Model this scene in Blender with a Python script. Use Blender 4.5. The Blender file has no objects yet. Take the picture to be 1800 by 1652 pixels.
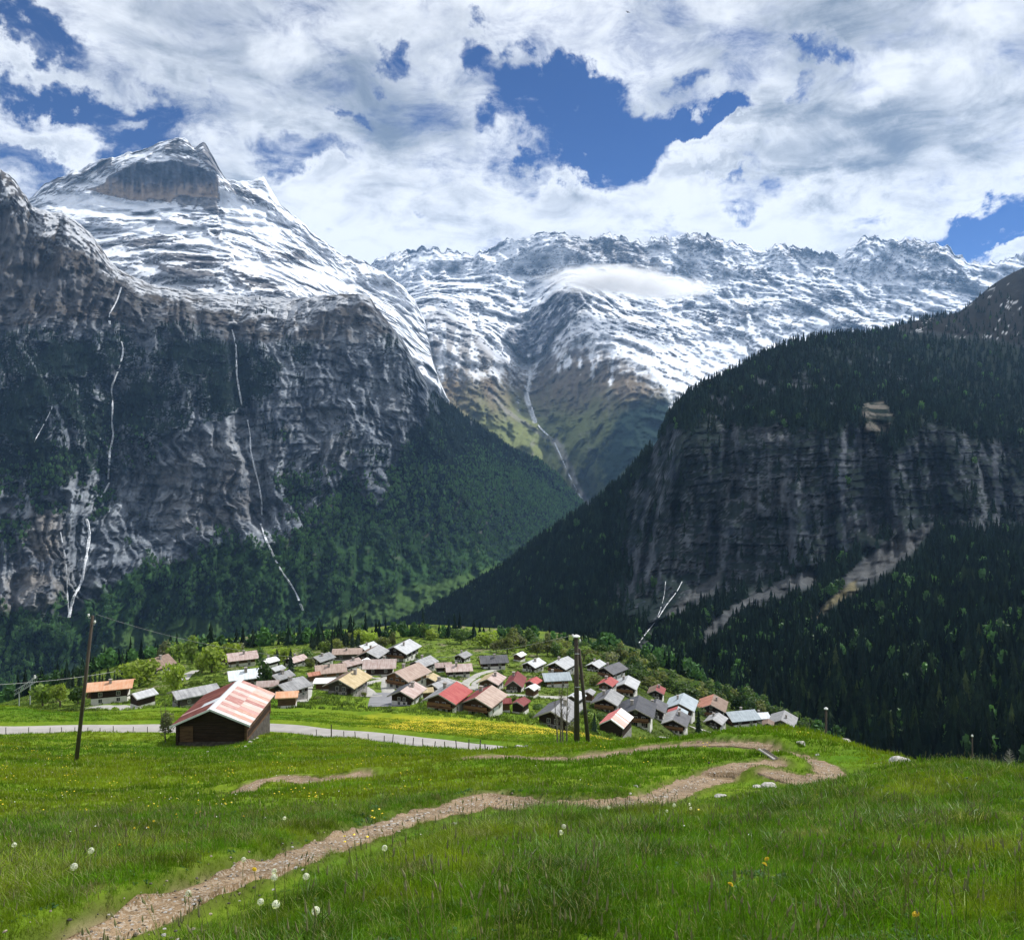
import bpy, math, random
import numpy as np
R_ = math.radians
scene = bpy.context.scene
C = scene.collection
F = 1413.0          # focal length in photo pixels (photo 1800 px wide)
HZ = 780.0          # row of the horizon in the photo

# ---------------------------------------------------------------- camera, sky, sun, exposure
cam = bpy.data.cameras.new('camera'); camo = bpy.data.objects.new('camera', cam); C.objects.link(camo)
camo.location = (0, 0, 0); camo.rotation_euler = (R_(90), 0, 0)
cam.sensor_width = 36.0; cam.lens = 36.0 * F / 1800.0; cam.shift_y = -(826 - HZ) / 1800.0
cam.clip_start = 0.1; cam.clip_end = 60000
scene.camera = camo
scene.view_settings.view_transform = 'Standard'; scene.view_settings.look = 'None'
scene.view_settings.gamma = 1.0; scene.view_settings.use_curve_mapping = False
scene.view_settings.exposure = 0.1
scene.cycles.use_denoising = True
scene.cycles.max_bounces = 6; scene.cycles.volume_bounces = 2; scene.cycles.transparent_max_bounces = 24
scene.cycles.diffuse_bounces = 2

SUN_EL, SUN_AZ = 47.0, 52.0       # degrees; azimuth to the right of the view direction
sun = bpy.data.lights.new('sun', 'SUN'); suno = bpy.data.objects.new('sun', sun); C.objects.link(suno)
sun.energy = 5.0; sun.angle = R_(0.5); sun.color = (1.0, 0.965, 0.91)
suno.rotation_euler = (R_(90 - SUN_EL), 0, R_(180 - SUN_AZ))
SUNV = np.array([math.cos(R_(SUN_EL))*math.sin(R_(SUN_AZ)), math.cos(R_(SUN_EL))*math.cos(R_(SUN_AZ)), math.sin(R_(SUN_EL))])
suno.location = tuple(SUNV * 3000)

def dirv(px, py):
    v = np.array([(px - 900) / F, 1.0, (HZ - py) / F]); return v / np.linalg.norm(v)

class NT:
    """small helper round a node tree"""
    def __init__(s, tree): s.t = tree; s.n = tree.nodes; s.l = tree.links
    def add(s, typ, ins=None, **props):
        n = s.n.new(typ)
        for k, v in props.items(): setattr(n, k, v)
        for k, v in (ins or {}).items():
            sock = n.inputs[k]
            if hasattr(v, 'bl_rna') and hasattr(v, 'is_output'): s.l.new(v, sock)
            else: sock.default_value = v
        return n
    def math(s, op, a, b=0.0, c=0.0, clamp=False):
        n = s.n.new('ShaderNodeMath'); n.operation = op; n.use_clamp = clamp
        for i, v in enumerate((a, b, c)):
            if hasattr(v, 'is_output'): s.l.new(v, n.inputs[i])
            else: n.inputs[i].default_value = v
        return n.outputs[0]
    def vmath(s, op, a, b=(0, 0, 0), out='Vector'):
        n = s.n.new('ShaderNodeVectorMath'); n.operation = op
        for i, v in enumerate((a, b)):
            if hasattr(v, 'is_output'): s.l.new(v, n.inputs[i])
            else: n.inputs[i].default_value = v
        return n.outputs[out]
    def scale(s, v, k):
        n = s.n.new('ShaderNodeVectorMath'); n.operation = 'SCALE'; s.l.new(v, n.inputs[0]); n.inputs['Scale'].default_value = k
        return n.outputs[0]
    def ss(s, v, a, b, lo=0.0, hi=1.0):
        n = s.n.new('ShaderNodeMapRange'); n.interpolation_type = 'SMOOTHSTEP'
        s.l.new(v, n.inputs[0])
        for i, q in enumerate((a, b, lo, hi)): n.inputs[i + 1].default_value = q
        return n.outputs[0]
    def noise(s, vec, scale, detail=6, rough=0.55, dist=0.0, out=0, w=None):
        n = s.n.new('ShaderNodeTexNoise')
        if vec is not None: s.l.new(vec, n.inputs['Vector'])
        n.inputs['Scale'].default_value = scale; n.inputs['Detail'].default_value = detail
        n.inputs['Roughness'].default_value = rough; n.inputs['Distortion'].default_value = dist
        return n.outputs[out]
    def mix(s, f, a, b, blend='MIX'):
        n = s.n.new('ShaderNodeMix'); n.data_type = 'RGBA'; n.blend_type = blend
        for sock, v in ((n.inputs[0], f), (n.inputs[6], a), (n.inputs[7], b)):
            if hasattr(v, 'is_output'): s.l.new(v, sock)
            else: sock.default_value = v if not isinstance(v, tuple) or len(v) == 4 else (*v, 1)
        return n.outputs[2]

def build_world():
    w = bpy.data.worlds.new('World'); scene.world = w; w.use_nodes = True
    t = NT(w.node_tree); t.n.clear()
    sky = t.add('ShaderNodeTexSky', sky_type='NISHITA', sun_disc=False)
    sky.sun_elevation = R_(SUN_EL); sky.sun_rotation = R_(SUN_AZ); sky.altitude = 2200; sky.air_density = 0.8
    sky.dust_density = 0.2; sky.ozone_density = 3.0
    bg1 = t.add('ShaderNodeBackground', {'Color': t.mix(1.0, sky.outputs[0], (0.10, 0.30, 0.62), 'MULTIPLY'), 'Strength': 0.11})
    d = t.vmath('NORMALIZE', t.add('ShaderNodeTexCoord').outputs['Generated'])
    # warped direction for ragged blob edges
    wn = t.noise(d, 7.0, 7, 0.62, 0.2, out=1)
    wv = t.scale(t.vmath('SUBTRACT', wn, (0.5, 0.5, 0.5)), 0.20)
    wd = t.vmath('ADD', d, wv)
    wn2 = t.noise(d, 24.0, 5, 0.6, 0.0, out=1)
    wd = t.vmath('ADD', wd, t.scale(t.vmath('SUBTRACT', wn2, (0.5, 0.5, 0.5)), 0.06))
    # cloud layer plane coordinates: finer towards the horizon
    sep = t.add('ShaderNodeSeparateXYZ', {0: d})
    zz = t.math('ADD', t.math('MAXIMUM', sep.outputs[2], 0.0), 0.22)
    pl = t.add('ShaderNodeCombineXYZ', {0: t.math('DIVIDE', sep.outputs[0], zz), 1: t.math('DIVIDE', sep.outputs[1], zz), 2: 0.3}).outputs[0]
    def blob(px, py, rx, ry, amp, soft=0.45):
        """soft ellipse about a direction; rx, ry in photo pixels"""
        c = dirv(px, py); k = rx / ry
        sc = (1, 1, k)
        v = t.vmath('MULTIPLY', t.vmath('SUBTRACT', wd, tuple(c)), sc)
        ln = t.vmath('LENGTH', v, out='Value')
        r = rx / F
        return t.ss(ln, r * (1 - soft), r * (1 + soft), amp, 0.0)
    def total(lst, start=0.0):
        acc = start
        for b in lst: acc = t.math('ADD', acc, blob(*b[:5], soft=b[5] if len(b) > 5 else .6))
        return acc
    holes = [(190,175,170,42,-.5),(60,130,90,28,-.5),(120,262,170,36,-.5),(270,235,60,45,-.45),(30,8,70,18,-.5),(30,310,90,22,-.3),
             (515,280,52,34,-.55),(655,300,24,30,-.45),(605,305,30,14,-.35),(668,62,22,20,-.45),(548,150,34,14,-.3),(598,170,26,14,-.45),
             (848,30,20,40,-.5),(868,110,22,55,-.45),(885,250,26,22,-.45),
             (1000,215,85,46,-.6),(1140,225,100,34,-.6),(1070,258,85,34,-.55),(1225,212,50,16,-.5),(1010,170,60,24,-.4),
             (1215,105,42,20,-.5),(1420,122,36,14,-.5),(1315,335,62,32,-.55),(1290,280,40,30,-.45),(1525,372,42,16,-.45),(905,120,18,40,-.4),
             (1715,410,95,34,-.6),(1690,450,110,26,-.55),(720,360,22,10,-.35),(1360,190,24,16,-.3),(1780,385,60,24,-.45)]
    fills = [(95,215,70,30,.42),(100,240,70,18,.3),(40,90,140,24,.3),(250,195,34,12,.35),(1230,245,36,10,.35),(1245,300,60,12,.42),(1750,425,40,5,.35),(1290,215,40,60,.3),(980,330,60,30,.4),
             (760,395,330,60,.35),(1150,360,150,36,.35),(1400,395,160,30,.35),(1430,270,150,50,.3),(1780,458,60,10,.4)]
    base = t.noise(pl, 1.6, 9, 0.6, 0.3)
    cov = t.math('MULTIPLY_ADD', base, 0.95, 0.22)
    cov = t.math('ADD', cov, t.math('MULTIPLY', total(holes), .80)); cov = t.math('ADD', cov, total(fills))
    fine = t.noise(pl, 9.0, 7, 0.65, 0.4)
    cov = t.math('ADD', cov, t.math('MULTIPLY_ADD', fine, 1.25, -0.625))
    alpha = t.ss(cov, 0.22, 0.80)
    # shading of the clouds: lit white rims and billows, grey thick bases
    grey = [(500,110,230,110,.55),(720,230,160,110,.4),(330,60,200,50,.25),(1400,240,160,80,.5),(1680,140,240,130,.65),(1400,40,220,50,.45),
            (1000,50,80,60,.25),(600,370,120,30,.15),(1600,300,160,50,.35),(110,235,60,14,.2),(0,-500,1400,560,.4,.3)]
    white = [(900,40,80,50,-.3),(1100,90,110,40,-.25),(1540,110,50,40,-.7),(1040,30,40,30,-.4),(800,330,250,60,-.3),(520,50,60,30,-.3),(1450,330,120,30,-.25),
             (1200,390,300,36,-.45),(1660,240,120,30,-.15),(640,420,200,50,-.45)]
    g = t.math('MULTIPLY', total(grey), 0.8); g = t.math('ADD', g, total(white))
    lowp = t.noise(pl, 2.4, 5, 0.55, 0.2)
    bill = t.noise(pl, 5.5, 8, 0.6, 0.6)
    g = t.math('ADD', g, t.math('MULTIPLY_ADD', lowp, 1.3, -0.55))
    g = t.math('ADD', g, t.math('MULTIPLY_ADD', bill, 3.4, -1.75))
    g = t.math('ADD', g, t.ss(cov, 0.6, 1.15, -0.22, 0.32))
    gs = t.ss(g, -0.30, 1.75)
    col = t.mix(gs, (0.93, 0.96, 1.0), (0.19, 0.24, 0.32))
    bg2 = t.add('ShaderNodeBackground', {'Color': col, 'Strength': 1.0})
    ms = t.add('ShaderNodeMixShader', {0: alpha, 1: bg1.outputs[0], 2: bg2.outputs[0]})
    t.add('ShaderNodeOutputWorld', {0: ms.outputs[0]})
build_world()

# ---------------------------------------------------------------- noise
_rng = np.random.RandomState(7)
_perm = np.concatenate([_rng.permutation(256)] * 3).astype(np.int32)
_g = _rng.normal(size=(256, 3)); _g /= np.linalg.norm(_g, axis=1)[:, None]; _g = _g.astype(np.float32)
def perlin(x, y, z=0.0):
    x, y, z = np.broadcast_arrays(np.asarray(x, np.float64), y, z)
    xi = np.floor(x).astype(np.int64); yi = np.floor(y).astype(np.int64); zi = np.floor(z).astype(np.int64)
    fx = (x - xi).astype(np.float32); fy = (y - yi).astype(np.float32); fz = (z - zi).astype(np.float32)
    xi &= 255; yi &= 255; zi &= 255
    u = fx*fx*fx*(fx*(fx*6-15)+10); v = fy*fy*fy*(fy*(fy*6-15)+10); w = fz*fz*fz*(fz*(fz*6-15)+10)
    def g(dx, dy, dz):
        h = _perm[_perm[_perm[xi+dx] + yi+dy] + zi+dz] & 255
        q = _g[h]
        return q[..., 0]*(fx-dx) + q[..., 1]*(fy-dy) + q[..., 2]*(fz-dz)
    a = g(0,0,0); a += u*(g(1,0,0)-a); b = g(0,1,0); b += u*(g(1,1,0)-b); a += v*(b-a)
    c = g(0,0,1); c += u*(g(1,0,1)-c); e = g(0,1,1); e += u*(g(1,1,1)-e); c += v*(e-c)
    return (a + w*(c-a)) * 1.5
def fbm(x, y, z=0.0, o=5, gain=0.5, lac=2.03):
    s = 0; a = 1.0; n = 0
    for i in range(o):
        s = s + a*perlin(x*lac**i + 17.3*i, y*lac**i - 9.1*i, z*lac**i + 3.7*i); n += a; a *= gain
    return s/n
def ridged(x, y, z=0.0, o=5, gain=0.5, lac=2.1):
    s = 0; a = 1.0; n = 0
    for i in range(o):
        r = 1 - np.abs(perlin(x*lac**i + 31.7*i, y*lac**i + 11.9*i, z*lac**i - 5.3*i))*1.6
        s = s + a*r; n += a; a *= gain
    return s/n
def sstep(x, a, b):
    t = np.clip((x - a)/(b - a), 0, 1); return t*t*(3-2*t)
def lerp(a, b, t): return a + (b - a)*t

# ---------------------------------------------------------------- materials
MATS = {}
def principled(name, build):
    if name in MATS: return MATS[name]
    m = bpy.data.materials.new(name); m.use_nodes = True
    t = NT(m.node_tree); t.n.clear()
    b = t.add('ShaderNodeBsdfPrincipled'); o = t.add('ShaderNodeOutputMaterial', {0: b.outputs[0]})
    build(t, b, o); MATS[name] = m
    return m
def simple(name, rgb, rough=0.85, var=0.25, scale=2.0, bump=0.0, metal=0.0, spec=0.3, stretch=(1, 1, 1), rand=0.0):
    """plain surface with mottled colour"""
    def b(t, p, o):
        co = t.add('ShaderNodeTexCoord').outputs['Object']
        v = t.vmath('MULTIPLY', co, stretch)
        n = t.noise(v, scale, 6, 0.6)
        dark = tuple(c*(1-var) for c in rgb); lite = tuple(min(1, c*(1+var)) for c in rgb)
        col = t.mix(t.ss(n, 0.3, 0.7), dark, lite)
        if rand:
            r = t.add('ShaderNodeObjectInfo').outputs['Random']
            k = t.ss(r, 0, 1, 1-rand, 1+rand)
            cc = t.add('ShaderNodeCombineXYZ', {0: k, 1: k, 2: k}).outputs[0]
            col = t.mix(1.0, col, cc, 'MULTIPLY')
        t.l.new(col, p.inputs['Base Color'])
        p.inputs['Roughness'].default_value = rough; p.inputs['Metallic'].default_value = metal
        p.inputs['Specular IOR Level'].default_value = spec
        if bump:
            bp = t.add('ShaderNodeBump', {'Height': n, 'Strength': bump, 'Distance': 0.05})
            t.l.new(bp.outputs[0], p.inputs['Normal'])
    return principled(name, b)
def terrain_mat(name, scale, bumpdist, stretch=(1, 1, 0.4), var=0.35, bump=0.9, rough=0.95, scale2=None, rock=False):
    """vertex-coloured natural surface with fine grain and relief from noise"""
    def b(t, p, o):
        co = t.add('ShaderNodeTexCoord').outputs['Object']
        v = t.vmath('MULTIPLY', co, stretch)
        n = t.noise(v, scale, 10, 0.74, 0.3)
        n2 = t.noise(co, (scale2 or scale*4), 6, 0.65)
        at = t.add('ShaderNodeVertexColor', layer_name='Col')
        k = t.ss(t.math('ADD', t.math('MULTIPLY', n, 0.65), t.math('MULTIPLY', n2, 0.35)), 0.3, 0.7, 1-var, 1+var)
        kk = t.add('ShaderNodeCombineXYZ', {0: k, 1: k, 2: k}).outputs[0]
        col = t.mix(1.0, at.outputs['Color'], kk, 'MULTIPLY')
        t.l.new(col, p.inputs['Base Color'])
        p.inputs['Roughness'].default_value = rough; p.inputs['Specular IOR Level'].default_value = 0.02
        hh = t.math('ADD', n, t.math('MULTIPLY', n2, 0.35))
        if rock:     # creased rock: upright joints and level beds
            q = t.n.new('ShaderNodeTexNoise'); q.noise_type = 'RIDGED_MULTIFRACTAL'; t.l.new(v, q.inputs['Vector'])
            q.inputs['Scale'].default_value = scale*1.3; q.inputs['Detail'].default_value = 8; q.inputs['Roughness'].default_value = .62; q.inputs['Lacunarity'].default_value = 2.2
            q.inputs['Distortion'].default_value = .25
            v2 = t.vmath('MULTIPLY', co, (.3, .3, 1.5)); q2 = t.n.new('ShaderNodeTexNoise'); q2.noise_type = 'RIDGED_MULTIFRACTAL'; t.l.new(v2, q2.inputs['Vector'])
            q2.inputs['Scale'].default_value = scale*.9; q2.inputs['Detail'].default_value = 6; q2.inputs['Roughness'].default_value = .6; q2.inputs['Distortion'].default_value = .3
            a1 = t.ss(q.outputs[0], .25, 1.05); a2 = t.ss(q2.outputs[0], .25, 1.1)
            kk2 = t.math('ADD', t.math('MULTIPLY', a1, .75*rock), t.math('MULTIPLY', a2, .35*rock)); kk2 = t.math('ADD', kk2, 1-.5*rock)
            cc = t.add('ShaderNodeCombineXYZ', {0: kk2, 1: kk2, 2: kk2}).outputs[0]
            col = t.mix(1.0, col, cc, 'MULTIPLY'); t.l.new(col, p.inputs['Base Color'])
            hh = t.math('ADD', t.math('MULTIPLY', hh, .4), t.math('ADD', t.math('MULTIPLY', a1, .8), t.math('MULTIPLY', a2, .35)))
        bp = t.add('ShaderNodeBump', {'Height': hh, 'Strength': bump, 'Distance': bumpdist})
        t.l.new(bp.outputs[0], p.inputs['Normal'])
    return principled(name, b)

# ---------------------------------------------------------------- object helpers
def tag(o, label=None, cat=None, group=None, kind=None):
    if label: o['label'] = label
    if cat: o['category'] = cat
    if group: o['group'] = group
    if kind: o['kind'] = kind
    return o
def link(name, me, parent=None, loc=None):
    o = bpy.data.objects.new(name, me); C.objects.link(o)
    if parent is not None: o.parent = parent
    if loc is not None: o.location = loc
    return o
def empty(name, loc, rz=0.0, label=None, cat=None, group=None):
    o = bpy.data.objects.new(name, None); C.objects.link(o)
    o.location = loc; o.rotation_euler = (0, 0, rz); o.empty_display_size = 0.3
    return tag(o, label, cat, group)
def mesh(name, verts, faces, mats, mi=None, smooth=False):
    me = bpy.data.meshes.new(name)
    me.from_pydata([tuple(map(float, v)) for v in verts], [], faces)
    for m in (mats if isinstance(mats, (list, tuple)) else [mats]): me.materials.append(m)
    if mi is not None: me.polygons.foreach_set('material_index', np.array(mi, np.int32))
    if smooth: me.polygons.foreach_set('use_smooth', np.ones(len(me.polygons), bool))
    me.update(); return me
def quad_mesh(name, co, faces, mat, col=None, smooth=True):
    """fast builder: co (N,3), faces (M,4) arrays"""
    me = bpy.data.meshes.new(name); n = len(co); m = len(faces)
    me.vertices.add(n); me.vertices.foreach_set('co', np.asarray(co, np.float32).ravel())
    me.loops.add(m*4); me.loops.foreach_set('vertex_index', np.asarray(faces, np.int32).ravel())
    me.polygons.add(m); me.polygons.foreach_set('loop_start', np.arange(0, m*4, 4, dtype=np.int32))
    me.polygons.foreach_set('loop_total', np.full(m, 4, np.int32))
    me.polygons.foreach_set('use_smooth', np.full(m, smooth))
    me.materials.append(mat)
    if col is not None:
        ca = me.color_attributes.new('Col', 'FLOAT_COLOR', 'POINT')
        c4 = np.ones((n, 4), np.float32); c4[:, :3] = np.clip(col, 0, 1); ca.data.foreach_set('color', c4.ravel())
    me.update(); me.validate(); return me
def grid_faces(nr, nc):
    i = np.arange(nr*nc).reshape(nr, nc)
    return np.stack([i[:-1, :-1], i[1:, :-1], i[1:, 1:], i[:-1, 1:]], -1).reshape(-1, 4)
def grid_normals(P):
    du = np.gradient(P, axis=1); dv = np.gradient(P, axis=0)
    n = np.cross(du, dv); n /= np.linalg.norm(n, axis=2)[..., None] + 1e-9
    n *= np.sign(n[..., 2:3] + 1e-6)
    return n
class MB:
    """collects boxes, prisms, tubes into one mesh"""
    def __init__(s): s.v = []; s.f = []; s.m = []
    def box(s, a, b, m=0):
        x0,y0,z0 = a; x1,y1,z1 = b; k = len(s.v)
        s.v += [(x0,y0,z0),(x1,y0,z0),(x1,y1,z0),(x0,y1,z0),(x0,y0,z1),(x1,y0,z1),(x1,y1,z1),(x0,y1,z1)]
        s.f += [(k,k+3,k+2,k+1),(k+4,k+5,k+6,k+7),(k,k+1,k+5,k+4),(k+1,k+2,k+6,k+5),(k+2,k+3,k+7,k+6),(k+3,k,k+4,k+7)]; s.m += [m]*6
        return s
    def hexa(s, bot, top, m=0):
        k = len(s.v); s.v += list(bot) + list(top); n = len(bot)
        s.f += [tuple(k+i for i in reversed(range(n))), tuple(k+n+i for i in range(n))]
        s.f += [(k+i, k+(i+1) % n, k+n+(i+1) % n, k+n+i) for i in range(n)]; s.m += [m]*(n+2)
        return s
    def tube(s, pts, rad, n=8, m=0, jit=0.0, rnd=None):
        pts = [np.array(p, float) for p in pts]
        if not hasattr(rad, '__len__'): rad = [rad]*len(pts)
        k0 = len(s.v)
        for i, p in enumerate(pts):
            d = pts[min(i+1, len(pts)-1)] - pts[max(i-1, 0)]; d /= np.linalg.norm(d) + 1e-9
            a = np.cross(d, (0.13, 1, 0.21) if abs(d[1]) < 0.9 else (1, 0, 0)); a /= np.linalg.norm(a); b = np.cross(d, a)
            for j in range(n):
                t = 2*math.pi*j/n; r = rad[i]*(1 + (rnd.uniform(-jit, jit) if jit else 0))
                s.v.append(tuple(p + r*(a*math.cos(t) + b*math.sin(t))))
        for i in range(len(pts)-1):
            for j in range(n):
                s.f.append((k0+i*n+j, k0+i*n+(j+1) % n, k0+(i+1)*n+(j+1) % n, k0+(i+1)*n+j)); s.m.append(m)
        s.f.append(tuple(k0+j for j in reversed(range(n)))); s.f.append(tuple(k0+(len(pts)-1)*n+j for j in range(n))); s.m += [m, m]
        return s
    def mesh(s, name, mats, smooth=False): return mesh(name, s.v, s.f, mats, s.m if s.m else None, smooth)
    def build(s, name, mats, parent=None, loc=None, smooth=False): return link(name, s.mesh(name, mats, smooth), parent, loc)
# ---------------------------------------------------------------- near ground: meadow, bench with the village
CP = []
for px in (-900, 0, 900, 1800, 2700): CP.append((px, 1.5, 2430))
CP += [(-900,3.4,1640),(100,3.6,1652),(900,3.4,1652),(1800,3.3,1650),(2700,3.3,1630),
 (480,5.3,1537),(-600,5.5,1545),(1100,5.3,1530),(1700,5.2,1515),(2700,5,1500),
 (600,8,1480),(0,8,1505),(-700,8,1500),(1200,8,1462),(1800,8,1442),(2700,8,1400),
 (1000,12,1426),(100,14,1452),(-600,14,1440),(1500,12,1410),(1800,12,1385),(2700,12,1345),
 (1700,16,1347),(1800,16,1356),(2700,16,1310),(1560,18,1350),
 (1450,19,1374),(1350,22,1349),(1250,20,1372),(1700,22,1362),(1800,22,1385),(2700,22,1340),(2700,50,1440),
 (1430,25,1336),(1330,34,1279),(1120,32,1317),(1230,33,1300),(1500,27,1318),(1600,24,1341),(1440,33,1296),
 (1330,45,1325),(1330,80,1395),(1500,45,1390),(1500,80,1450),(1700,45,1500),(1800,80,1560),(2700,100,1600),
 (1200,60,1330),(1200,100,1350),
 (880,33,1336),(700,33,1346),(430,26,1388),(550,28,1373),(250,26,1402),(0,26,1400),(-600,26,1390),(-900,26,1380),
 (1012,50,1317),(900,52,1318),(700,52,1327),(133,50,1342),(-400,50,1325),(300,50,1340),
 (370,80,1313),(0,72,1306),(-900,72,1290),(500,72,1307),(640,70,1310),
 (0,95,1283),(133,97,1279),(270,98,1279),(370,97,1279),(460,97,1277),(580,91,1287),(700,84,1297),(860,72,1315),(-900,100,1262),
 (-900,92,1270),(700,130,1264),(580,125,1256),(900,112,1278),(1050,92,1298),(1050,130,1303),(940,130,1279),(800,115,1275),
 (0,115,1243),(60,118,1248),(0,160,1262),(-900,120,1235),(120,130,1252),(-900,160,1255),(250,130,1250),
 (194,190,1238),(350,150,1240),(300,260,1190),(300,320,1162),(100,200,1243),(50,260,1225),(430,185,1208),
 (500,140,1246),(612,185,1223),(600,260,1180),(600,330,1151),(600,380,1130),(400,330,1155),(200,330,1175),
 (705,310,1160),(720,205,1211),(720,155,1243),(740,380,1122),
 (850,155,1256),(865,210,1212),(900,290,1170),(850,380,1129),(960,380,1134),
 (980,140,1284),(980,230,1205),(987,270,1184),(1000,340,1152),
 (1068,190,1251),(1075,270,1193),(1100,230,1221),(1110,165,1299),(1130,190,1277),
 (1190,220,1288),(1195,240,1263),(1155,270,1225),(1300,270,1280),(1250,260,1272),(1375,280,1293),(1300,180,1345),
 (1150,380,1170),(1300,380,1235),(1400,380,1290),(1500,300,1330),(1800,300,1420),(1800,380,1400),(2700,380,1500),(2700,200,1560),
 (0,380,1240),(-900,380,1260),(0,280,1240)]
CPa = np.array(CP, float)
def _uv(px, d): return np.stack([px/420.0, np.log(d)*1.5], -1)
_X = _uv(CPa[:, 0], CPa[:, 1])
def _phi(r2): return 0.5*r2*np.log(r2 + 1e-12)
_n = len(_X); _K = _phi(((_X[:, None]-_X[None])**2).sum(-1)) + np.eye(_n)*0.004
_Pm = np.concatenate([np.ones((_n, 1)), _X], 1)
# interpolate z/d as slope residual against the first ring
_A = np.zeros((_n+3, _n+3)); _A[:_n, :_n] = _K; _A[:_n, _n:] = _Pm; _A[_n:, :_n] = _Pm.T
_base = lambda d: 1.35/np.maximum(d, 1.0)*F
_sol = np.linalg.solve(_A, np.concatenate([CPa[:, 2]-HZ-_base(CPa[:, 1]), np.zeros(3)]))
def ground_py(px, d):
    px = np.clip(np.atleast_1d(np.asarray(px, float)), -900, 2700); d = np.clip(np.atleast_1d(np.asarray(d, float)), 1.5, 400)
    sh = px.shape; U = _uv(px.ravel(), d.ravel()); out = np.empty(len(U))
    for i in range(0, len(U), 20000):
        u = U[i:i+20000]; r2 = ((u[:, None]-_X[None])**2).sum(-1)
        out[i:i+20000] = _phi(r2) @ _sol[:_n] + _sol[_n] + u @ _sol[_n+1:]
    return (out + _base(d.ravel()) + HZ).reshape(sh)
def base_z(x, y):
    x = np.asarray(x, float); y = np.asarray(y, float); yc = np.clip(y, 1.5, 400)
    px = 900 + F*x/yc
    z = -(ground_py(px, yc)-HZ)/F*yc
    return z + np.clip(1.5-y, 0, None)*0.22
def hit0(px, py, dmin=2.0, fn=None):
    """first distance (beyond dmin) at which the sight line through (px,py) meets the ground"""
    d = np.exp(np.linspace(math.log(dmin), math.log(400), 900))
    g = ground_py(np.full_like(d, px), d) if fn is None else HZ - fn((px-900)/F*d, d)/d*F
    k = np.where(g <= py)[0]
    if len(k) == 0: return None
    return float(d[k[0]])
def wxy(px, py, dmin=2.0):
    d = hit0(px, py, dmin)
    if d is None: d = 395
    return ((px-900)/F*d, d)
def smooth_poly(pts, n):
    pts = np.array(pts, float); t = np.concatenate([[0], np.cumsum(np.linalg.norm(np.diff(pts, axis=0), axis=1))])
    s = np.linspace(0, t[-1], n); q = np.stack([np.interp(s, t, pts[:, k]) for k in range(pts.shape[1])], 1)
    for _ in range(max(2, n//(len(pts)*2))):
        q[1:-1] = 0.25*q[:-2] + 0.5*q[1:-1] + 0.25*q[2:]
    return q
# trodden path: two visible legs of a switchback
PATH_A = [(20,1700,3.2),(100,1652,2.6),(250,1602,2.6),(400,1545,2.6),(520,1503,2.6),(620,1470,2.6),(740,1432,4),(850,1412,5),(960,1415,5),(1060,1414,5),(1150,1405,5),(1200,1385,5),(1240,1366,6),(1300,1352,8),(1365,1345,8)]
PATH_B = [(1355,1357,8),(1420,1371,8),(1462,1362,10),(1450,1344,10),(1400,1326,12),(1350,1315,14)]
PATH_C = [(1350,1313,14),(1290,1308,18),(1220,1310,18),(1150,1317,18),(1090,1325,18),(1000,1335,18),(900,1331,18),(840,1334,18),(780,1341,18)]
PATH_D = [(640,1362,14),(560,1371,14),(500,1371,14),(450,1378,14),(420,1392,12)]
def world_line(P, n): return smooth_poly([wxy(*p) for p in P], n)
LINES = {'a': (world_line(PATH_A, 90), 0.195), 'b': (world_line(PATH_B, 40), 0.20), 'c': (world_line(PATH_C, 60), 0.19), 'd': (world_line(PATH_D, 30), 0.20)}
ROAD = smooth_poly([((px-900)/F*d, d) for px, d in ((-900,97),(-400,96),(0,95),(133,97),(270,98),(370,97),(460,97),(520,95),(580,91),(640,88),(700,84),(780,78),(860,71),(900,64),(930,56))], 200)
LANES = [([(742,1184),(753,1187),(775,1191),(811,1200),(833,1209),(860,1217),(887,1220),(920,1222),(953,1224),(1000,1226)], 3.2, 'lane', 'pale village lane winding through the houses', 105),
 ([(815,1203),(822,1196),(842,1184),(860,1179),(882,1175)], 3.2, 'lane', 'side lane climbing past the beige roofed house', 105),
 ([(833,1209),(836,1198),(848,1192)], 2.6, 'lane', 'short curved lane round the beige roofed house', 105),
 ([(655,1174),(643,1180),(645,1188),(658,1192),(676,1190),(684,1182),(684,1170)], 2.6, 'lane', 'looping lane round the pink roofed house', 105),
 ([(640,1203),(652,1198),(672,1193),(684,1186)], 2.8, 'lane', 'lane between the yellow roofed chalet and the village centre', 105),
 ([(684,1240),(682,1228),(683,1216)], 10.0, 'yard', 'grey paved yard at the meadow edge', 105),
 ([(683,1216),(680,1204),(681,1192)], 4.0, 'lane', 'short street leading up from the grey yard', 105),
 ([(655,1222),(640,1214),(632,1208)], 6.0, 'terrace', 'pale terrace beside the yellow roofed chalet', 105),
 ([(530,1232),(538,1222),(540,1210),(545,1196)], 3.0, 'lane', 'lane between the small orange roof and the brown chalet', 105),
 ([(228,1246),(205,1242),(175,1243),(158,1246)], 6.0, 'yard', 'pale forecourt of the orange roofed chalet', 105),
 ([(320,1195),(330,1184),(345,1178)], 4.0, 'yard', 'pale yard below the tree row', 105),
 ([(1165,1296),(1190,1299),(1215,1300)], 3.0, 'lane', 'pale lane below the grey gabled house', 150),
 ([(1215,1277),(1230,1281),(1245,1285)], 3.0, 'lane', 'lane beside the small grey gabled house', 150)]
LANES = [(smooth_poly([wxy(a, b, dm) for a, b in pts], 70), w, nm, lb) for pts, w, nm, lb, dm in LANES]
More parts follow.
